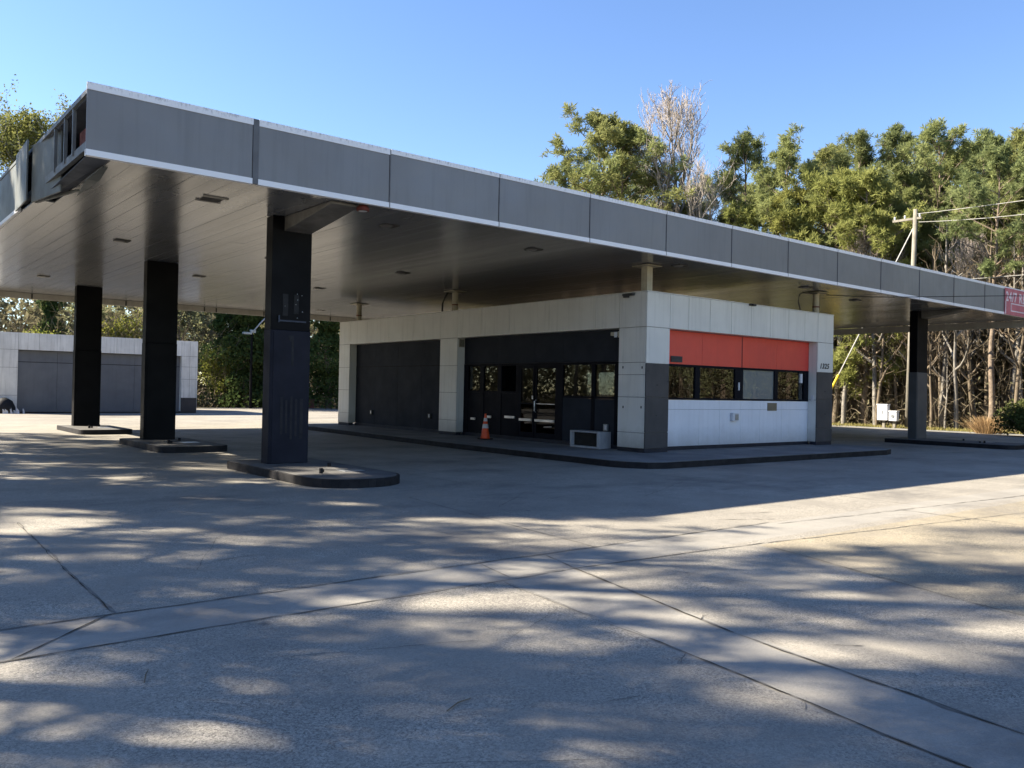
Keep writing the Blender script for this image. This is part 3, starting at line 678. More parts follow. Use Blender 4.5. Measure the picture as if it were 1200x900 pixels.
tag(build('service_cable', MB().tube([(24.1, 14.4, 4.80), (25.4, 13.75, 4.80), (26.6, 13.28, 4.86), (31.2, 12.0, 5.20), (37, 10.45, 5.55), (42.7, 8.8, 5.95)], .014, 6), M['cable'], origin=(24.1, 14.4, 4.8)), 'thin dark cable strung in front of the grey canopy edge at the right', 'cable')

# ------------------------------------------------------------------ traffic cone and white unit
cx, cy = 15.62, 20.53
t = empty('traffic_cone', (cx, cy, .15), 'orange traffic cone with dull white collars on the walk by the doors', 'cone')
build('base', B(cx - .17, cx + .17, cy - .17, cy + .17, .15, .185), M['rubber'], t, bevel=.01)
build('cone_body', MB().lathe([(.145, .18), (.135, .22), (.03, .90), (.028, .93)], (cx, cy, 0), 20), M['orange'], t, smooth=True)
build('collar', MB().lathe([(.096, .49), (.0755, .62)], (cx, cy, 0), 20).lathe([(.064, .70), (.048, .80)], (cx, cy, 0), 20), M['cone_white'], t)
ax0, ax1, ay0, ay1 = 15.88, 16.315, 15.93, 17.06
t = empty('air_conditioner_sleeve', ((ax0 + ax1) / 2, (ay0 + ay1) / 2, .15), 'white metal air conditioner case with dark open front beside the doors', 'air conditioner')
ac = MB(); ac.box(ax0, ax1, ay0, ay0 + .05, .152, .60); ac.box(ax0, ax1, ay1 - .05, ay1, .152, .60); ac.box(ax0, ax1, ay0 + .05, ay1 - .05, .56, .60); ac.box(ax0, ax1, ay0 + .05, ay1 - .05, .152, .20); ac.box(ax0, ax0 + .01, ay0 + .05, ay0 + .10, .2, .56)
build('case', ac, simple('dull_white_case', (.36, .37, .39), .5, .3, var=.2, streak=.3), t, bevel=.008)
gr = MB(); gr.box(ax0 + .12, ax1, ay0 + .05, ay1 - .05, .2, .56)
build('opening_shade', gr, M['rubber'], t)  # solid black block stands in for the shade inside the open case

# ------------------------------------------------------------------ the second garage at the left
gx0, gx1, gy, gd, zr = 6.75, 16.62, 49.0, 8.0, 4.07
gar = empty('garage_building', ((gx0 + gx1) / 2, gy + gd / 2, 0), 'weathered white flat-roofed garage with a wide grey boarded bay at left', 'garage')
oa, ob_ = 7.66, 15.72
core = MB(); core.box(gx0 + .03, oa - .003, gy + .03, gy + .3, 0, zr - .02); core.box(ob_ + .003, gx1 - .03, gy + .03, gy + .3, 0, zr - .02); core.box(oa - .003, ob_ + .003, gy + .03, gy + .3, 3.202, zr - .02)
core.box(gx0 + .03, gx0 + .3, gy + .3, gy + gd, 0, zr - .02); core.box(gx1 - .3, gx1 - .03, gy + .3, gy + gd, 0, zr - .02); core.box(gx0 + .3, gx1 - .3, gy + gd - .3, gy + gd, 0, zr - .02)
build('wall', core, M['backing'], gar)
build('roof', B(gx0 + .05, gx1 - .05, gy + .05, gy + gd - .05, zr - .3, zr - .021), M['backing'], gar)
cl = MB(); clad_y(cl, gy, [gx0, oa], [.12, .9, 2.3, 3.2, zr]); clad_y(cl, gy, [ob_, 16.18, gx1], [.85, 1.9, 2.6, 3.2, zr]); clad_y(cl, gy, [oa, 8.6, 9.55, 10.5, 11.4, 12.3, 13.2, 14.2, 15.0, ob_], [3.2, zr])
clad_x(cl, gx1 - .03, [gy + .031, gy + 4, gy + gd], [.12, 2, zr]); clad_x(cl, gx0, [gy + .031, gy + 4, gy + gd], [.12, 2, zr])
cl.box(oa - .03, oa, gy + .031, gy + .3, .1, 3.196); cl.box(ob_, ob_ + .03, gy + .031, gy + .3, .1, 3.196)
build('cladding', cl, M['white2'], gar, bevel=.003)
gp = MB(); clad_y(gp, gy + .3, [oa, 9.5, 11.4, 13.3, 15.0, ob_], [.05, 2.6, 3.195], gap=.005)
build('bay_panel', gp, M['garage_grey'], gar)
build('panel_seam', B(oa, ob_, gy + .29, gy + .3, 2.585, 2.615), M['slate'], gar)
ds = MB(); ds.box(ob_ + .02, gx1 - .03, gy - .004, gy + .02, .06, .83)
build('broken_base', ds, M['pier_dark'], gar, label='dark broken corner where cladding has come off')
# rubbish by the garage corner
t = empty('debris_heap', (7.15, 48.6, 0), 'dark rounded heap with white scraps against the garage left pier', 'debris')
h_ = MB(); h_.lathe([(.52, 0), (.50, .3), (.36, .62), (.1, .78)], (7.05, 48.7, 0), 14); build('dark_heap', h_, M['rubber'], t, smooth=True)
h_ = MB()
for k in range(14):
    a, b = 6.9 + rnd.random() * .95, 48.0 + rnd.random() * .35; s_ = rnd.uniform(.06, .2); hh = rnd.uniform(.05, .3)
    h_.hexa([(a, b, 0), (a + s_, b - .03, 0), (a + s_, b + s_, 0), (a, b + s_, 0), (a + .03, b, hh), (a + s_ - .02, b + .02, hh * .6), (a + s_, b + s_, hh * .5), (a, b + s_ - .02, hh)])
build('scraps', h_, M['plastic_white'], t)

# ------------------------------------------------------------------ poles, wires, cabinets, lamp
def pole(x, y, h, label, guy=None):
    t = empty('utility_pole', (x, y, 0), label, 'utility pole', 'wooden utility poles')
    dx = -.25
    build('shaft', MB().tube([(x, y, -.2), (x, y - .12, h * .6), (x, y - .22, h)], [.17, .14, .11], 10), M['wood'], t, smooth=True)
    ar = MB(); ar.box(x - .06, x + .06, y - .55, y + 1.0, h - .55, h - .43); build('crossarm', ar, M['wood'], t)
    for k in (-.45, .35, .9):
        build('insulator', MB().lathe([(.03, 0), (.055, .05), (.04, .09), (.055, .13), (.03, .18)], (x, y + k, h - .43), 10), M['plastic_white'], t)
    if guy:
        build('guy_wire', MB().tube([(x, y - .1, h - 1.0), guy], .036, 6), M['guywire'], t)
        v = Vector(guy) - Vector((x, y - .1, h - 1.0)); a = Vector(guy) - v * .27; b = Vector(guy) - v * .08
        build('guy_guard', MB().tube([a, b], .07, 8), M['yellow'], t)
    return t
pole(45.0, 22.0, 11.7, 'wooden utility pole behind the right-hand canopy column', (43.6, 26.75, .0))
pole(42.7, 8.8, 11.2, 'second wooden utility pole further right along the wires')
def wire(a, b, sag, label, r=.016, mt='wire_pale'):
    a, b = Vector(a), Vector(b); n = 12
    pts = [a.lerp(b, k / n) - Vector((0, 0, sag * 4 * (k / n) * (1 - k / n))) for k in range(n + 1)]
    tag(build('power_line', MB().tube(pts, r, 5), M[mt], origin=tuple(a)), label, 'wire')
wire((45, 21.75, 11.45), (42.7, 8.2, 10.95), .12, 'upper overhead wire running right from the utility pole top')
wire((45, 21.6, 11.0), (42.7, 7.6, 10.5), .35, 'lower overhead wire running right from the utility pole crossarm')
wire((46.0, 21.6, 7.9), (46.0, 8.0, 7.9), .05, 'pale low wire just above the right end of the canopy')
def cabinet(x, y, w, z0, z1, label, hole):
    t = empty('meter_cabinet', (x, y, 0), label, 'cabinet', 'white utility boxes on posts')
    build('box', B(x - .14, x + .14, y - w / 2, y + w / 2, z0, z1), M['plastic_white'], t, bevel=.015)
    build('lid', B(x - .17, x + .16, y - w / 2 - .02, y + w / 2 + .02, z1 - .04, z1 + .015), M['plastic_white'], t)
    po = MB(); po.box(x + .02, x + .12, y - .07, y + .07, -.05, z0 + .2); build('post', po, M['wood'], t)
    if hole: build('dial', MB().tube([(x - .15, y, (z0 + z1) / 2), (x - .17, y, (z0 + z1) / 2)], .085, 14), M['steel'], t)
    else: build('hasp', B(x - .155, x - .141, y - .04, y, (z0 + z1) / 2 - .1, (z0 + z1) / 2 + .1), M['steel'], t)
cabinet(44.3, 23.0, .56, .45, 1.30, 'taller white utility box on a wooden post left of the right column', False)
cabinet(44.3, 22.42, .42, .43, .96, 'shorter white utility box with a round dial beside the taller one', True)
lx, ly = 23.35, 57.9
t = empty('street_lamp', (lx, ly, 0), 'dark street lamp with slanted arm in front of the ivy trees', 'street lamp')
build('pole', MB().tube([(lx, ly, -.1), (lx, ly, 5.4)], [.10, .075], 10), M['black'], t)
build('arm', MB().tube([(lx, ly, 5.3), (lx + .55, ly - .35, 6.1), (lx + 1.5, ly - .9, 7.3)], .055, 8), M['steel'], t)
build('lamp_head', MB().box(lx - .62, lx - .05, ly - .18, ly + .18, 5.18, 5.34).box(lx - .12, lx + .25, ly - .12, ly + .12, 5.3, 5.52), M['steel'], t, bevel=.02)
tag(build('brown_bin', MB().box(26.95, 27.9, 57.3, 57.9, .02, .62).box(26.9, 27.95, 57.25, 57.95, .62, .70), M['brown'], origin=(27.4, 57.6, 0)), 'low reddish-brown box at the lot edge right of the near column', 'box')
wbld = empty('pale_outbuilding', (46, 86, 0), 'pale sunlit building glimpsed through the trees left of the shop', 'building')
build('wall', B(40, 55, 84, 92, -.1, 4.6), M['pale_wall'], wbld); rf = MB(); rf.hexa([(39.6, 83.6, 4.6), (55.4, 83.6, 4.6), (55.4, 92.4, 4.6), (39.6, 92.4, 4.6), (39.6, 87.5, 6.3), (55.4, 87.5, 6.3), (55.4, 88.5, 6.3), (39.6, 88.5, 6.3)])
build('roof', rf, M['garage_grey'], wbld)
build('window', MB().box(42.2, 43.4, 83.93, 84.0, 1.2, 2.6).box(46.2, 47.4, 83.93, 84.0, 1.2, 2.6), M['navy'], wbld)

# ------------------------------------------------------------------ vegetation
class Acc:
    def __init__(s): s.V = []; s.F = []; s.n = 0
    def add(s, v, f):
        s.V.append(np.asarray(v, np.float32)); s.F.append(np.asarray(f, np.int32) + s.n); s.n += len(v)
    def tube(s, pts, rad, n=5):
        P = np.asarray(pts, float); k = len(P); T = np.gradient(P, axis=0); T /= np.linalg.norm(T, axis=1)[:, None] + 1e-9
        ref = np.where(np.abs(T[:, 2:3]) < .9, np.array([[0, 0, 1.]]), np.array([[1., 0, 0]]))
        A = np.cross(T, ref); A /= np.linalg.norm(A, axis=1)[:, None] + 1e-9; Bv = np.cross(T, A)
        th = 2 * np.pi * np.arange(n) / n
        R = np.asarray(rad, float)[:, None, None]
        V = P[:, None] + R * (A[:, None] * np.cos(th)[None, :, None] + Bv[:, None] * np.sin(th)[None, :, None])
        i = np.arange(k - 1)[:, None] * n; j = np.arange(n)[None]; j2 = (j + 1) % n
        F = np.stack([i + j, i + j2, i + n + j2, i + n + j], -1).reshape(-1, 4)
        s.add(V.reshape(-1, 3), F)
    def leaves(s, C, size, aspect=.5, up=.2, jitter=.3, out=None, outw=0.):
        """one small quad per row of C"""
        C = np.asarray(C, float); N = len(C)
        if not N: return
        d = rg.normal(size=(N, 3)); d[:, 2] += up
        if out is not None: d += out * outw
        d /= np.linalg.norm(d, axis=1)[:, None]
        q = rg.normal(size=(N, 3)); q = np.cross(d, q); q /= np.linalg.norm(q, axis=1)[:, None] + 1e-9
        L = (size * rg.uniform(1 - jitter, 1 + jitter, N))[:, None]; W = L * aspect * .5
        V = np.stack([C, C + d * L * .5 + q * W, C + d * L, C + d * L * .5 - q * W], 1).reshape(-1, 3)
        s.add(V, np.arange(4 * N).reshape(-1, 4))
    def mesh(s, name, mat):
        V = np.concatenate(s.V); F = np.concatenate(s.F); me = bpy.data.meshes.new(name)
        me.vertices.add(len(V)); me.vertices.foreach_set('co', V.ravel())
        me.loops.add(F.size); me.loops.foreach_set('vertex_index', F.ravel())
        me.polygons.add(len(F)); me.polygons.foreach_set('loop_start', np.arange(0, F.size, 4, dtype=np.int32)); me.polygons.foreach_set('loop_total', np.full(len(F), 4, np.int32))
        me.materials.append(mat); me.update(calc_edges=True); return me

def bend(p0, d, L, k, wob, lift=0.):
    d = np.array(d, float); d /= np.linalg.norm(d); P = [np.array(p0, float)]
    for i in range(k):
        d = d + rg.normal(size=3) * wob + np.array([0, 0, lift]); d /= np.linalg.norm(d); P.append(P[-1] + d * L / k)
    return np.array(P), d

def pine(H, base, spread, nl, needle, tuftn, bark='bark_pine', mat='needles', dense=.8):
    T, C = Acc(), Acc(); k = 12
    P = np.array([[math.sin(z * .35 + 1) * .012 * H * (z / k) + rg.normal() * .04, rg.normal() * .05 + .01 * H * (z / k) ** 2, H * z / k] for z in range(k + 1)]); P[:, :2] -= P[0, :2]
    r0 = .0105 * H + .03; rad = r0 * (1 - .86 * np.linspace(0, 1, k + 1)); rad[0] *= 1.25; T.tube(P, rad, 8)
    at = lambda t: np.array([np.interp(t * k, np.arange(k + 1), P[:, i]) for i in range(3)])
    ctr = []; outs = []
    for i in range(nl):
        t = base + (1 - base) * (i + rg.random()) / nl * .99; az = i * 2.4 + rg.normal() * .5
        u = (t - base) / (1 - base); prof = spread * (math.sin(math.pi * min(1, (u * .80 + .18))) ** .7) * rg.uniform(.55, 1.15)
        if u < .15: prof *= rg.uniform(.4, 1.)
        el = rg.uniform(.05, .45) + .6 * u ** 2
        L, d = bend(at(t), (math.cos(az) * math.cos(el), math.sin(az) * math.cos(el), math.sin(el)), prof, 6, .11, .035)
        T.tube(L, np.linspace(.018 * H * (1 - t) * .28 + .03, .012, 7), 5)
        for j in range(3, 7):
            for s_ in range(2 if j < 6 else 4):
                dd = rg.normal(size=3); dd[2] = abs(dd[2]) * .6 + .1; dd /= np.linalg.norm(dd)
                q = L[j] if j == 6 else L[j] + (L[min(j + 1, 6)] - L[j]) * rg.random()
                sl = prof * rg.uniform(.14, .32); S, _ = bend(q, dd, sl, 3, .2, .08); T.tube(S, [.014, .011, .009, .006], 3)
                for m_ in range(int(3 * dense) + (rg.random() < (3 * dense) % 1)):
                    ctr.append(S[3] - (S[3] - S[1]) * rg.random() * .7 + rg.normal(size=3) * .17)
    ctr = np.array(ctr); n = int(tuftn)
    Cc = np.repeat(ctr, n, 0) + rg.normal(size=(len(ctr) * n, 3)) * .035
    C.leaves(Cc, needle, .15, .45, .3)
    return T.mesh('trunk', M[bark]), C.mesh('crown', M[mat])

def bare(H, spread, depth, mats=('bark_grey', 'twigs'), fork=.3, leaves=None, leafn=0, leafsize=.12, tilt=.0, upw=.10, mr=.008, nbs=(7, 5, 5, 4, 3, 3), zb=.25, cl=.34):
    T, C = Acc(), Acc(); lf = []
    def grow(p, d, L, r, lev):
        k = 8 if lev == 0 else (5 if lev == 1 else 3)
        P, d2 = bend(p, d, L, k, .09 + .04 * lev if lev else .035, upw if lev else 0.03)
        rr = np.linspace(r, r * (.55 if lev else .12), k + 1); (T if lev < 2 else C).tube(P, rr, 7 if lev < 2 else (4 if lev < 3 else 3))
        if lev >= depth:
            for q in P[1:]: lf.append(q)
            return
        nb = nbs[lev]
        for i in range(nb):
            f = (fork + (1 - fork) * (i + rg.random()) / nb) if (i < nb - 1 or lev == 0) else 1.
            f = min(f, .985 if lev == 0 else 1.)
            q = np.array([np.interp(f * k, np.arange(k + 1), P[:, a]) for a in range(3)])
            if lev == 0:
                az = i * 2.4 + rg.normal() * .4; el = (1.05 - spread) * .9 + .35 * f
                dn = np.array([math.cos(az) * math.cos(el), math.sin(az) * math.cos(el), math.sin(el)])
                g_ = (f - fork) / (1 - fork); Lc = H * cl * (.35 + .65 * math.sin(math.pi * min(1., g_ * .62 + .38))) * rg.uniform(.8, 1.15); rc = max(mr * 2, r * (1 - .85 * f) * .75)
            else:
                dn = d2 * .9 + rg.normal(size=3) * (spread + .08 * lev) + np.array([0, 0, zb]); Lc = L * rg.uniform(.42, .66); rc = max(mr, r * (1 - f * .5) * rg.uniform(.38, .58))
            dn /= np.linalg.norm(dn)
            grow(q, dn, Lc, rc, lev + 1)
    grow((0, 0, -.1), (tilt, rg.normal() * .03, 1), H * .86, .011 * H + .03, 0)
    V = np.concatenate(C.V) if C.V else np.zeros((1, 3))
    f = H / max(V[:, 2].max(), .1)
    for A in (T, C): A.V = [v * np.float32(f) for v in A.V]
    Lm = None
    if leaves:
        q = np.array(lf) * f; LA = Acc(); q = np.repeat(q, leafn, 0) + rg.normal(size=(len(q) * leafn, 3)) * .28
        LA.leaves(q, leafsize, .6, .2); Lm = LA.mesh('leaves', M[leaves])
    return T.mesh('trunk', M[mats[0]]), C.mesh('crown', M[mats[1]]), Lm

def ivytower(H, w, n=9000):
    T, C = Acc(), Acc()
    P = np.array([[rg.normal() * .08 * i, rg.normal() * .08 * i, H * i / 6] for i in range(7)]); P[0] = 0; T.tube(P, np.linspace(.28, .08, 7), 8)
    t = rg.random(n) ** .85; z = t * H; lob = 1 + .35 * np.sin(z * 1.7 + 1) + .25 * np.sin(z * 3.9)
    R = w * (1.25 - .75 * t) * lob * np.sqrt(rg.random(n)) ** .6; a = rg.random(n) * 6.283; R *= 1 + .3 * np.sin(a * 3 + z)
    cen = np.stack([np.interp(z, P[:, 2], P[:, 0]) + R * np.cos(a), np.interp(z, P[:, 2], P[:, 1]) + R * np.sin(a), z], 1)
    C.leaves(cen, .24, .75, -.1, .4); return T.mesh('trunk', M['bark_brown']), C.mesh('ivy', M['ivy'])

def bushmesh(w, h, n, mat, leaf=.11):
    T, C = Acc(), Acc(); pts = []
    for i in range(16):
        a = i * 2.4; P, _ = bend((0, 0, 0), (math.cos(a) * .8, math.sin(a) * .8, .9), rg.uniform(.6, .95) * max(w * .6, h * .8), 4, .15); T.tube(P, [.03, .024, .018, .012, .006], 4)
    k = 26; c = rg.normal(size=(k, 3)); c /= np.linalg.norm(c, axis=1)[:, None]; c *= rg.uniform(.35, .8, (k, 1)); c = c * np.array([w / 2, w / 2, h / 2]) + np.array([0, 0, h * .5])
    idx = rg.integers(0, k, n); d = rg.normal(size=(n, 3)); d /= np.linalg.norm(d, axis=1)[:, None]
    q = c[idx] + d * (rg.random((n, 1)) ** .4) * np.array([w * .2, w * .2, h * .22]); q[:, 2] = np.abs(q[:, 2]) + .02
    C.leaves(q, leaf, .6, .3); return T.mesh('stem', M['bark_brown']), C.mesh('foliage', M[mat])

PARTS = {}
PARTS['P'] = [dict(zip(('trunk', 'crown'), pine(20, b, s, n, .34, 25, mat=m, dense=.95))) for b, s, n, m in ((.42, 4.4, 34, 'needles'), (.5, 3.8, 28, 'needles_dark'), (.38, 4.8, 40, 'needles'), (.55, 4.2, 26, 'needles_dark'))]
PARTS['Q'] = [dict(zip(('trunk', 'crown'), pine(14, b, s, n, .32, 24, mat=m, dense=1.2))) for b, s, n, m in ((.18, 4.0, 44, 'needles_lime'), (.22, 3.6, 40, 'needles'), (.12, 3.4, 44, 'needles_lime'))]
PARTS['B'] = [dict(zip(('trunk', 'crown'), bare(20, .34, 4, fork=.36, mr=.014, nbs=(24, 6, 5, 4), zb=.45, upw=.16, cl=.185)[:2])), dict(zip(('trunk', 'crown'), bare(20, .40, 4, ('bark_grey', 'twigs'), fork=.42, mr=.011, nbs=(17, 5, 4, 4), zb=.3, cl=.28)[:2]))]
PARTS['S'] = [dict(zip(('trunk', 'crown'), bare(9, .45, 3, m, fork=.4, nbs=(9, 4, 4), cl=.3)[:2])) for m in (('bark_grey', 'brush'), ('bark_brown', 'brush'), ('bark_brown', 'brush'))]
PARTS['N'] = [dict(zip(('trunk', 'crown'), bare(12, .7, 2, ('bark_brown', 'brush'), fork=.3, nbs=(16, 4), cl=.13)[:2])), dict(zip(('trunk', 'crown'), bare(12, .6, 2, ('bark_grey', 'brush'), fork=.35, nbs=(14, 4), cl=.15)[:2]))]
PARTS['L'] = [dict(zip(('trunk', 'crown', 'leaves'), bare(10, .6, 3, ('bark_brown', 'brush'), .18, lf, 6, .20, nbs=(20, 6, 5), cl=.36))) for lf in ('leaf', 'leafgrey')]
PARTS['T'] = [dict(zip(('trunk', 'crown', 'leaves'), bare(23, .5, 4, ('bark_brown', 'twigs'), .45, 'tleaf', 8, .19, mr=.018, nbs=(24, 6, 4, 3), zb=.25, cl=.30)))]
PARTS['O'] = [dict(zip(('trunk', 'crown'), pine(20, b, s_, n, .36, 22, mat='needles', dense=d))) for b, s_, n, d in ((.45, 4.6, 20, .45), (.5, 4.2, 24, .4))]
PARTS['Y'] = [dict(zip(('trunk', 'crown', 'leaves'), bare(7, .6, 3, ('bark_brown', 'brush'), .2, 'yleaf', 5, .22, nbs=(12, 5, 4), cl=.36)))]
PARTS['V'] = [dict(zip(('trunk', 'ivy'), ivytower(9, w))) for w in (1.5, 1.9)]
PARTS['H'] = [dict(zip(('stem', 'foliage'), bushmesh(3.6, 2.0, 9000, 'bushleaf', .14)))]
PARTS['D'] = [dict(zip(('stem', 'foliage'), bushmesh(3.0, 1.8, 6000, 'ivy', .2)))]
NOM = dict(P=20, Q=14, B=20, S=9, L=10, N=12, T=23, O=20, Y=7, V=9, H=2.0, D=1.8)
NAM = dict(P='pine_tree', Q='young_pine_tree', B='bare_tree', S='bare_sapling', L='leafy_tree', N='slim_bare_tree', T='tall_tree', O='pine_tree', Y='yellow_green_tree', V='ivy_covered_tree', H='hedge_bush', D='dark_bush')
CAT = dict(P='pine tree', Q='pine tree', B='bare tree', S='sapling', L='tree', N='bare tree', T='tree', O='pine tree', Y='tree', V='tree', H='bush', D='bush')
def plant(kind, x, y, h, label, group=None, var=None, rz=None, lean=0., wide=1.):
    var = rnd.randrange(len(PARTS[kind])) if var is None else var
    t = empty(NAM[kind], (x, y, -.03), label, CAT[kind], group, rnd.uniform(0, 6.28) if rz is None else rz, h / NOM[kind])
    t.rotation_euler[0] = lean; t.scale = (t.scale[0] * wide, t.scale[1] * wide, t.scale[2])
    for nm, me in PARTS[kind][var].items():
        if me is None: continue
        o = link(bpy.data.objects.new(nm, me)); o.parent = t
    return t
WOOD = 'pines of the wood on the right'
for k, x, y, h, v, lab in [
    ('P', 43.8, 44.3, 21.0, 2, 'round-headed pine alone against the sky left of the tall bare tree'),
    ('P', 44.9, 43.4, 19.6, 0, 'lower pine merging into the right side of the round-headed pine'),
    ('P', 46.2, 50.1, 19.2, 1, 'lowest pine at the left end of the treetops above the canopy edge'),
    ('P', 53.0, 49.7, 20.3, 3, 'thin pine between the round-headed pine and the tall bare tree'),
    ('P', 50.5, 36.3, 19.4, 1, 'dark pine just right of the tall bare tree'),
    ('P', 49.0, 32.4, 17.7, 2, 'tall full pine, second right of the bare tree'),
    ('P', 56.5, 34.0, 19.2, 0, 'pine in the dip of the treetops left of the utility pole'),
    ('P', 51.7, 28.9, 17.9, 3, 'open-crowned pine up and left of the utility pole'),
    ('P', 55.6, 28.3, 18.9, 1, 'dark pine whose crown stands straight behind the utility pole top'),
    ('P', 54.0, 24.5, 17.9, 0, 'tallest pine right of the utility pole, clear of the wires'),
    ('P', 59.9, 24.8, 18.7, 1, 'dark gappy pine between the tallest right pine and the frame edge'),
    ('P', 54.3, 20.4, 16.6, 2, 'broad pine above the pink banner at the right edge'),
    ('P', 60.4, 20.6, 17.8, 3, 'pine cut by the right edge of the photo'),
    ('Q', 49.2, 37.4, 13.6, 1, 'bushy green pine below the dark pine by the bare tree'),
    ('Q', 49.1, 34.8, 14.2, 0, 'bright yellow-green pine just above the canopy edge right of the bare tree'),
    ('Q', 48.5, 31.5, 14.4, 2, 'bright bushy pine below the tall full pine'),
    ('Q', 48.8, 28.7, 14.9, 0, 'large bright green pine left of the utility pole'),
    ('Q', 47.6, 25.8, 14.3, 2, 'bright bushy pine directly left of the utility pole crossarm'),
    ('Q', 52.3, 25.8, 13.9, 1, 'mid green pine behind the utility pole shaft'),
    ('Q', 56.4, 25.1, 13.9, 0, 'yellow-green pine right of the utility pole under the wires'),
    ('Q', 57.1, 23.3, 14.0, 2, 'bushy pine behind the two overhead wires'),
    ('Q', 56.8, 20.9, 13.6, 1, 'green pine low at the right edge above the banner'),
    ('Q', 50.5, 44.0, 15.5, 1, 'bushy pine at the foot of the tall bare tree above the canopy edge'),
    ('Q', 49.0, 40.8, 14.6, 0, 'bright bushy pine low in front of the tall bare tree'),
    ('Q', 52.0, 47.0, 15.0, 1, 'mid green bushy pine between the round-headed pine and the bare tree foot'),
    ('Q', 56.9, 22.2, 6.2, 1, 'small green pine in the wood above the dead grass clump'),
    ('Q', 54.6, 20.1, 6.5, 1, 'small green pine behind the hedge bush at the right'),
    ('B', 48.4, 38.1, 24.0, 0, 'tall pale bare tree rising above all the treetops'),
    ('B', 50.3, 44.2, 19.6, 1, 'thin bare tree close left of the tall pale bare tree'),
    ('B', 52.1, 40.1, 18.6, 1, 'thin bare tree close right of the tall pale bare tree'),
    ('B', 46.6, 26.6, 12.0, 0, 'bare tree with pale patchy trunk beside the guy wire'),
    ('B', 49.2, 20.3, 11.5, 0, 'bare tree with long pale boughs right of the right-hand column'),
    ('P', 46.6, 18.5, 14.0, 3, 'pine with sunlit pinkish trunk behind the dead grass clump'),
    ]: plant(k, x, y, h, lab, WOOD if k in 'PQ' else None, v, wide=1.25 if 'round-headed' in lab else 1.)
for x, y, h in [(61.4, 48.1, 20.4), (68.5, 47.5, 22), (70.3, 40.9, 22), (71.6, 34.6, 21.8), (76.6, 33.2, 22.6), (74.8, 29.5, 21.4), (75.1, 26.7, 21), (62, 30.5, 18), (65, 26.5, 19), (64, 38, 19), (58, 41.5, 18), (66, 22, 18.5),
                (60, 18.3, 18.9), (58, 13, 18), (62, 8, 20), (57, 3, 19), (61, -3, 18), (58, -9, 20), (62, -16, 19), (52, 54, 16), (58, 55, 18)]:
    plant('P', x, y, h, 'tall pine crowded in the rear rows of the wood, crown merged with its neighbours', 'rear pines of the wood')
# thin stems and saplings along the wood edge
r2 = random.Random(5)
for i in range(64):
    y = r2.uniform(12, 34); x = 46.8 + max(0, (y - 30) * .3) + r2.random() ** 1.2 * 11
    plant('N', x, y, r2.uniform(8, 13), 'slim straight bare trunk among many in the brown wood behind the right-hand column', 'slim bare trunks in the wood', r2.randrange(2), r2.uniform(0, 6))
for i in range(26):
    y = r2.uniform(13, 33); x = 46.6 + max(0, (y - 30) * .3) + r2.random() ** 1.5 * 9; h = r2.uniform(5, 10)
    plant('S', x, y, h, 'thin bare sapling among many in the shaded wood behind the right-hand column', 'bare saplings in the wood', r2.randrange(3), r2.uniform(0, 6))
for i in range(16):
    y = r2.uniform(13, 34); x = 49 + r2.random() * 9
    plant('P', x, y, r2.uniform(13, 17), 'slim pine stem among many in the shaded wood behind the right-hand column', 'slim pine stems in the wood', r2.choice((1, 3)))
for i in range(9):
    plant('P', 47 + r2.random() * 6, -26 + i * 4.2 + r2.random() * 2, r2.uniform(15, 19), 'tall pine along the lot edge further right, outside the photo', 'pines further along the lot edge')
for i in range(14):
    plant('S', 46.8 + r2.random() * 5, -26 + i * 2.7 + r2.random() * 2, r2.uniform(5, 9), 'thin bare sapling along the lot edge further right, outside the photo', 'saplings further along the lot edge', r2.randrange(3))
for x, y, h in ((-12, 62, 15), (-8, 66, 17), (-17, 60, 16), (-3, 63, 15), (-21, 57, 16), (1.5, 65, 14)):
    plant('P', x, y, h, 'tall pine behind the lot on the far left, outside the photo', 'pines behind the far left of the lot')
for x, y, h in ((46.6, 30.5, 4.2), (47.0, 33.0, 5.0), (46.9, 35.6, 4.4), (47.6, 38.2, 5.0), (46.6, 28.8, 3.6)):
    plant('L', x, y, h, 'leafy green shrub at the wood edge glimpsed through the front windows of the shop', 'shrubs beyond the shop windows', 0)
for x, y, h in ((41.0, -2.0, 7.5), (43.5, -7.5, 8.5), (39.5, 1.8, 6.5), (44.5, 3.8, 8), (41.5, -12, 8)):
    plant('L', x, y, h, 'leafy green tree along the lot edge further right, outside the photo', 'leafy trees further along the lot edge', 0)
plant('H', 42.7, 15.3, 1.75, 'rounded green hedge bush at the right edge beyond the lot', rz=.3)
dg_ = Acc(); n = 900
base = rg.normal(size=(n, 2)) * np.array([.22, .28]); hh = rg.uniform(.5, 1.15, n)
tip = np.stack([base[:, 0] * 2.6 + rg.normal(size=n) * .15, base[:, 1] * 2.6 + rg.normal(size=n) * .18, hh], 1); b3 = np.concatenate([base, np.zeros((n, 1))], 1)
q = rg.normal(size=(n, 3)); q[:, 2] = 0; q /= np.linalg.norm(q, axis=1)[:, None]; mid_ = b3 * .4 + tip * .6; mid_[:, 2] += .12
dg_.add(np.stack([b3 - q * .012, b3 + q * .012, mid_ + q * .012, mid_ - q * .012], 1).reshape(-1, 3), np.arange(4 * n).reshape(-1, 4)); dg_.add(np.stack([mid_ - q * .012, mid_ + q * .012, tip + q * .003, tip - q * .003], 1).reshape(-1, 3), np.arange(4 * n).reshape(-1, 4))
o = link(bpy.data.objects.new('dry_grass_clump', dg_.mesh('dry_grass_clump', M['straw']))); o.location = (44.2, 17.75, -.02); o.scale = (.75, .75, .8); tag(o, 'orange-brown dead grass clump left of the hedge bush', 'grass clump')

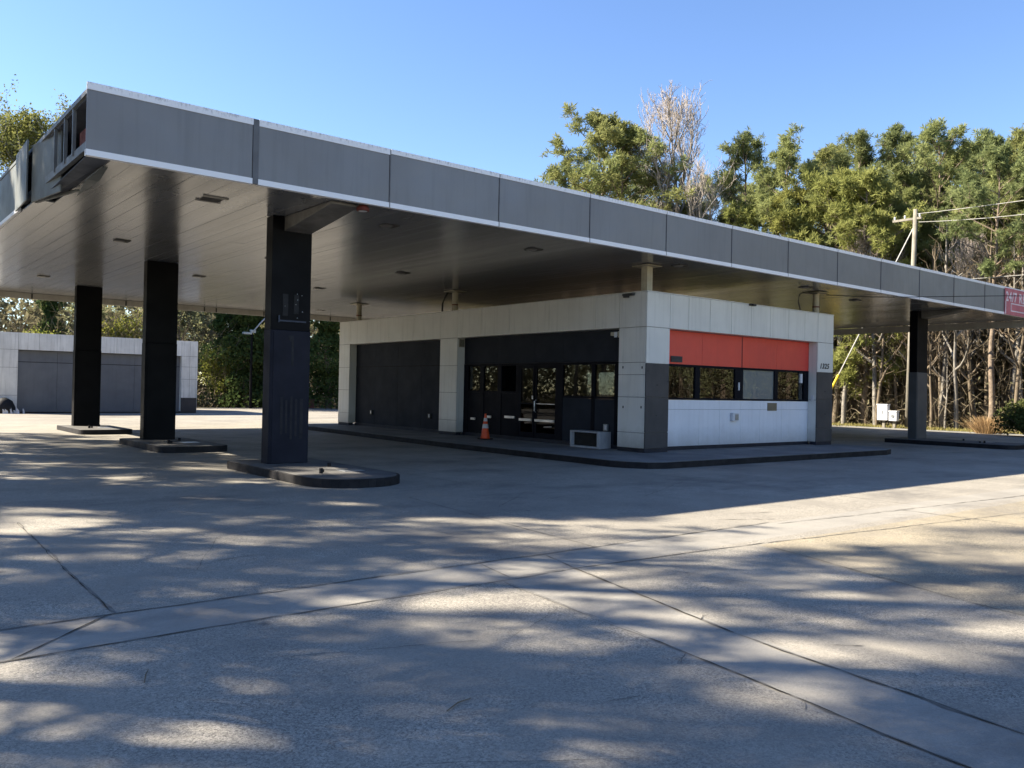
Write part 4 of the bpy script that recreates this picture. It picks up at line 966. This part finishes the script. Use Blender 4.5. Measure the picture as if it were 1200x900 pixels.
# countless undergrowth, leaf mass far back, verge grass
def stuffobj(name, acc, mat):
    o = link(bpy.data.objects.new(name, acc.mesh(name, M[mat]))); o['kind'] = 'stuff'; return o
def left_pts(n):
    return -24 - rg.random(n) * 14, rg.uniform(-25, 75, n)
def edge_pts(n, d0, d1, power=1.):   # points in the wood: along the right edge and round the back of the lot
    s = rg.random(n); right = s < .55
    y = np.where(right, rg.uniform(-25, 46, n), 0); dep = d0 + (d1 - d0) * rg.random(n) ** power
    x = 46.6 + np.maximum(0, (y - 30) * .18) + dep
    xb = rg.uniform(-40, 60, n); yb = 60.5 + dep + np.maximum(0, (24 - xb) * .12) - np.maximum(0, (xb - 30) * .3)
    return np.where(right, x, xb), np.where(right, y, yb)
A = Acc(); n = 30000
x, y = edge_pts(n, 0, 9, 1.4); z0 = rg.random(n) ** 1.5 * 5.6
d = rg.normal(size=(n, 3)); d[:, 2] = np.abs(d[:, 2]) * 1.2 + .15; d /= np.linalg.norm(d, axis=1)[:, None]; L = rg.uniform(.5, 1.9, n)[:, None]
b = np.stack([x, y, z0 - .05], 1); e_ = b + d * L; m_ = (b + e_) / 2 + rg.normal(size=(n, 3)) * .12
q = np.cross(d, rg.normal(size=(n, 3))); q /= np.linalg.norm(q, axis=1)[:, None]; w = rg.uniform(.008, .020, n)[:, None]
A.add(np.stack([b - q * w, b + q * w, m_ + q * w * .7, m_ - q * w * .7], 1).reshape(-1, 3), np.arange(4 * n).reshape(-1, 4)); A.add(np.stack([m_ - q * w * .7, m_ + q * w * .7, e_ + q * w * .3, e_ - q * w * .3], 1).reshape(-1, 3), np.arange(4 * n).reshape(-1, 4))
stuffobj('undergrowth_twigs', A, 'brush')
A = Acc(); n = 34000; x, y = edge_pts(n, 0, 11, 1.2); cl_ = np.sin(x * 1.3 + y * .9) + np.sin(y * 1.9 - x * .6)
hmax = 1.3 + 1.1 * np.clip(cl_, -.8, 2)
z = np.abs(rg.normal(size=n)) * hmax * .8; A.leaves(np.stack([x, y, z], 1), .17, .55, .2, .4)
stuffobj('undergrowth_leaves', A, 'brushleaf')
A = Acc(); n = 105000; x, y = edge_pts(n, 9, 26); cl_ = np.sin(x * .7 + y * .5) + np.sin(y * .9 - x * .33)
z = rg.random(n) ** .8 * (7.0 + 1.5 * cl_ + np.where(y > 58, 1.6, 0)); A.leaves(np.stack([x, y, z], 1), .5, .6, .2, .5)
x, y = left_pts(26000); cl_ = np.sin(x * .7 + y * .5) + np.sin(y * .9 - x * .33); z = rg.random(26000) ** .8 * (8 + 1.8 * cl_); A.leaves(np.stack([x, y, z], 1), .55, .6, .2, .5)
stuffobj('far_wood', A, 'brushleaf')
A = Acc(); n = 16000; x = 44.25 + rg.random(n) * 3; y = rg.uniform(8, 42, n); x += np.maximum(0, (y - 30) * .14)
A.leaves(np.stack([x, y, np.full(n, -.03)], 1), .16, .16, 2.2, .6)
stuffobj('verge_grass', A, 'grassb')

# back of the lot, seen under the canopy
BK = 'trees at the back of the lot'
t = plant('T', 13.3, 71.6, 23.5, 'tall half-leafed tree with ivy-wrapped trunk rising over the left end of the canopy', BK, 0)
plant('V', 13.3, 71.0, 9.8, 'dark ivy-wrapped trunk standing behind the garage roof', BK, 0).scale = (.62, .62, 1.1)
plant('V', 24.5, 61.3, 9.0, 'ivy-smothered tree behind the street lamp', BK, 0)
plant('V', 24.3, 65.0, 8.0, 'ivy-smothered tree left of the street lamp', BK, 1)
plant('V', 26.3, 61.6, 9.4, 'ivy-smothered tree right of the street lamp, beside the near column', BK, 0)
plant('V', 29.7, 58.6, 8.6, 'dark ivy tower between the near column and the shop', BK, 1)
plant('D', 25.6, 59.8, 1.7, 'dark bush at the foot of the ivy trees by the street lamp')
plant('D', 27.9, 58.9, 1.3, 'low dark bush beside the brown box')
plant('D', 31.2, 57.6, 1.5, 'dark bush right of the ivy tower by the shop corner')
plant('Y', 12.0, 66.5, 5.4, 'bright yellow-green tree over the garage roof left of the ivy trunk', BK)
plant('Y', 17.4, 69.5, 6.9, 'bright yellow-green tree between the two far columns', BK)
plant('Y', 22.6, 63.0, 4.6, 'small yellow-green tree at the right corner of the garage', BK)
for x, y, h, lab in ((14.9, 84.0, 8.6, 'grey-green tree far behind the left end of the garage'), (19.7, 82, 8.6, 'grey-green tree far behind the middle of the garage'), (24.1, 84, 9.6, 'grey-green tree far behind the second column'),
                     (22.6, 72, 9.4, 'leafy tree with dark trunk behind the right end of the garage'), (33.6, 75.8, 10, 'leafy tree behind the near column'), (39.2, 70.5, 10.4, 'leafy tree left of the shop corner'),
                     (26.6, 76.3, 9.2, 'leafy tree behind the gap right of the garage'), (9.9, 85, 9.3, 'leafy tree beyond the left end of the garage'), (45.6, 72.5, 10.6, 'leafy tree hidden mostly by the shop'),
                     (17.0, 76, 8.3, 'leafy tree behind the garage between the far columns'), (29.5, 68.0, 8.8, 'leafy tree behind the ivy towers')):
    plant('L', x, y, h, lab, BK)
for i in range(26):
    x = r2.uniform(8, 40); y = 63.5 + max(0, (24 - x) * .25) - max(0, (x - 30) * .3) + r2.random() * 8
    plant('S', x, y, r2.uniform(5, 9), 'thin bare sapling among many at the back of the lot behind the garage', 'bare saplings at the back', r2.randrange(3), r2.uniform(0, 6))

# trees along the left side of the lot: they throw the dappled shade
SH = 'trees beside the lot on the left'
for i, (k, x, y, h, v) in enumerate([('O', -8.0, 18.0, 22, 1), ('P', -6.0, 23.5, 15.0, 1), ('P', -10.5, 27.5, 18.0, 3), ('P', -6.5, 30.0, 15.5, 1), ('O', -11, 33, 18, 0), ('P', -8.0, 37.5, 16.5, 3), ('O', -12.0, 44.5, 18, 1), ('O', -7.5, 12.5, 17, 0), ('O', -9.5, 6, 18, 1), ('O', -5.2, 11.0, 13.0, 1), ('O', -3.4, 15.2, 12.0, 0), ('O', -6.5, 12.5, 12, 0), ('O', -15.5, 24.5, 28, 1), ('O', -13.0, 20.5, 26, 0), ('O', -15, 39.5, 22, 1), ('Q', -5.0, 22.0, 13.0, 1), ('Q', -5.0, 30.5, 11.5, 1)]):
    plant(k, x, y, h, 'tall pine beside the lot on the left, outside the photo, throwing dappled shade', SH, v)

# ------------------------------------------------------------------ small litter on the slab
for x, y, a in ((2.62, 3.62, .35), (1.45, 5.0, 1.2)):
    dx, dy = math.cos(a) * .11, math.sin(a) * .11
    tag(build('fallen_twig', MB().tube([(x - dx, y - dy, .006), (x, y + .012, .012), (x + dx, y + dy, .006)], [.003, .004, .002], 5), M['bark_brown'], origin=(x, y, 0)), 'thin fallen twig on the near concrete', 'twig', 'fallen twigs')

# ------------------------------------------------------------------ sky, sun, camera
SUN = Vector((-.965, .956, 1.0)).normalized()
w = bpy.data.worlds.new('World'); SC.world = w; w.use_nodes = True
nt = w.node_tree; nt.nodes.clear(); ou = nt.nodes.new('ShaderNodeOutputWorld'); bg = nt.nodes.new('ShaderNodeBackground'); sk = nt.nodes.new('ShaderNodeTexSky')
sk.sky_type = 'NISHITA'; sk.sun_disc = False; sk.sun_elevation = math.asin(SUN.z); sk.sun_rotation = math.atan2(SUN.x, SUN.y)
sk.air_density = 1.0; sk.dust_density = .2; sk.ozone_density = 2.2; sk.altitude = 300
bg.inputs[1].default_value = .055
hs = nt.nodes.new('ShaderNodeHueSaturation'); hs.inputs['Saturation'].default_value = 1.12; hs.inputs['Hue'].default_value = .508; hs.inputs['Value'].default_value = 1.22; nt.links.new(sk.outputs[0], hs.inputs['Color']); nt.links.new(hs.outputs[0], bg.inputs[0]); nt.links.new(bg.outputs[0], ou.inputs[0])
sd = bpy.data.lights.new('sun', 'SUN'); sd.energy = 5.0; sd.angle = math.radians(.53); sd.color = (1, .90, .74)
so_ = link(bpy.data.objects.new('sun', sd)); so_.rotation_euler = SUN.to_track_quat('Z', 'Y').to_euler(); so_.location = SUN * 60

cd = bpy.data.cameras.new('camera'); cd.sensor_width = 36; cd.lens = 998.96 * 36 / 1200; cd.clip_start = .1; cd.clip_end = 2000
co = link(bpy.data.objects.new('camera', cd))
r = Vector((.77693787, -.62925595, .02011203)); u = Vector((-.02029671, .00689406, .99977023)); f = Vector((.62925002, .77716757, .00741557))
co.matrix_world = Matrix(((r.x, u.x, -f.x, 0), (r.y, u.y, -f.y, 0), (r.z, u.z, -f.z, 1.65), (0, 0, 0, 1)))
SC.camera = co
SC.view_settings.view_transform = 'Standard'; SC.view_settings.look = 'None'; SC.view_settings.gamma = 1; SC.view_settings.exposure = 2.02
SC.view_settings.use_curve_mapping = False
SC.cycles.max_bounces = 8; SC.cycles.transparent_max_bounces = 16
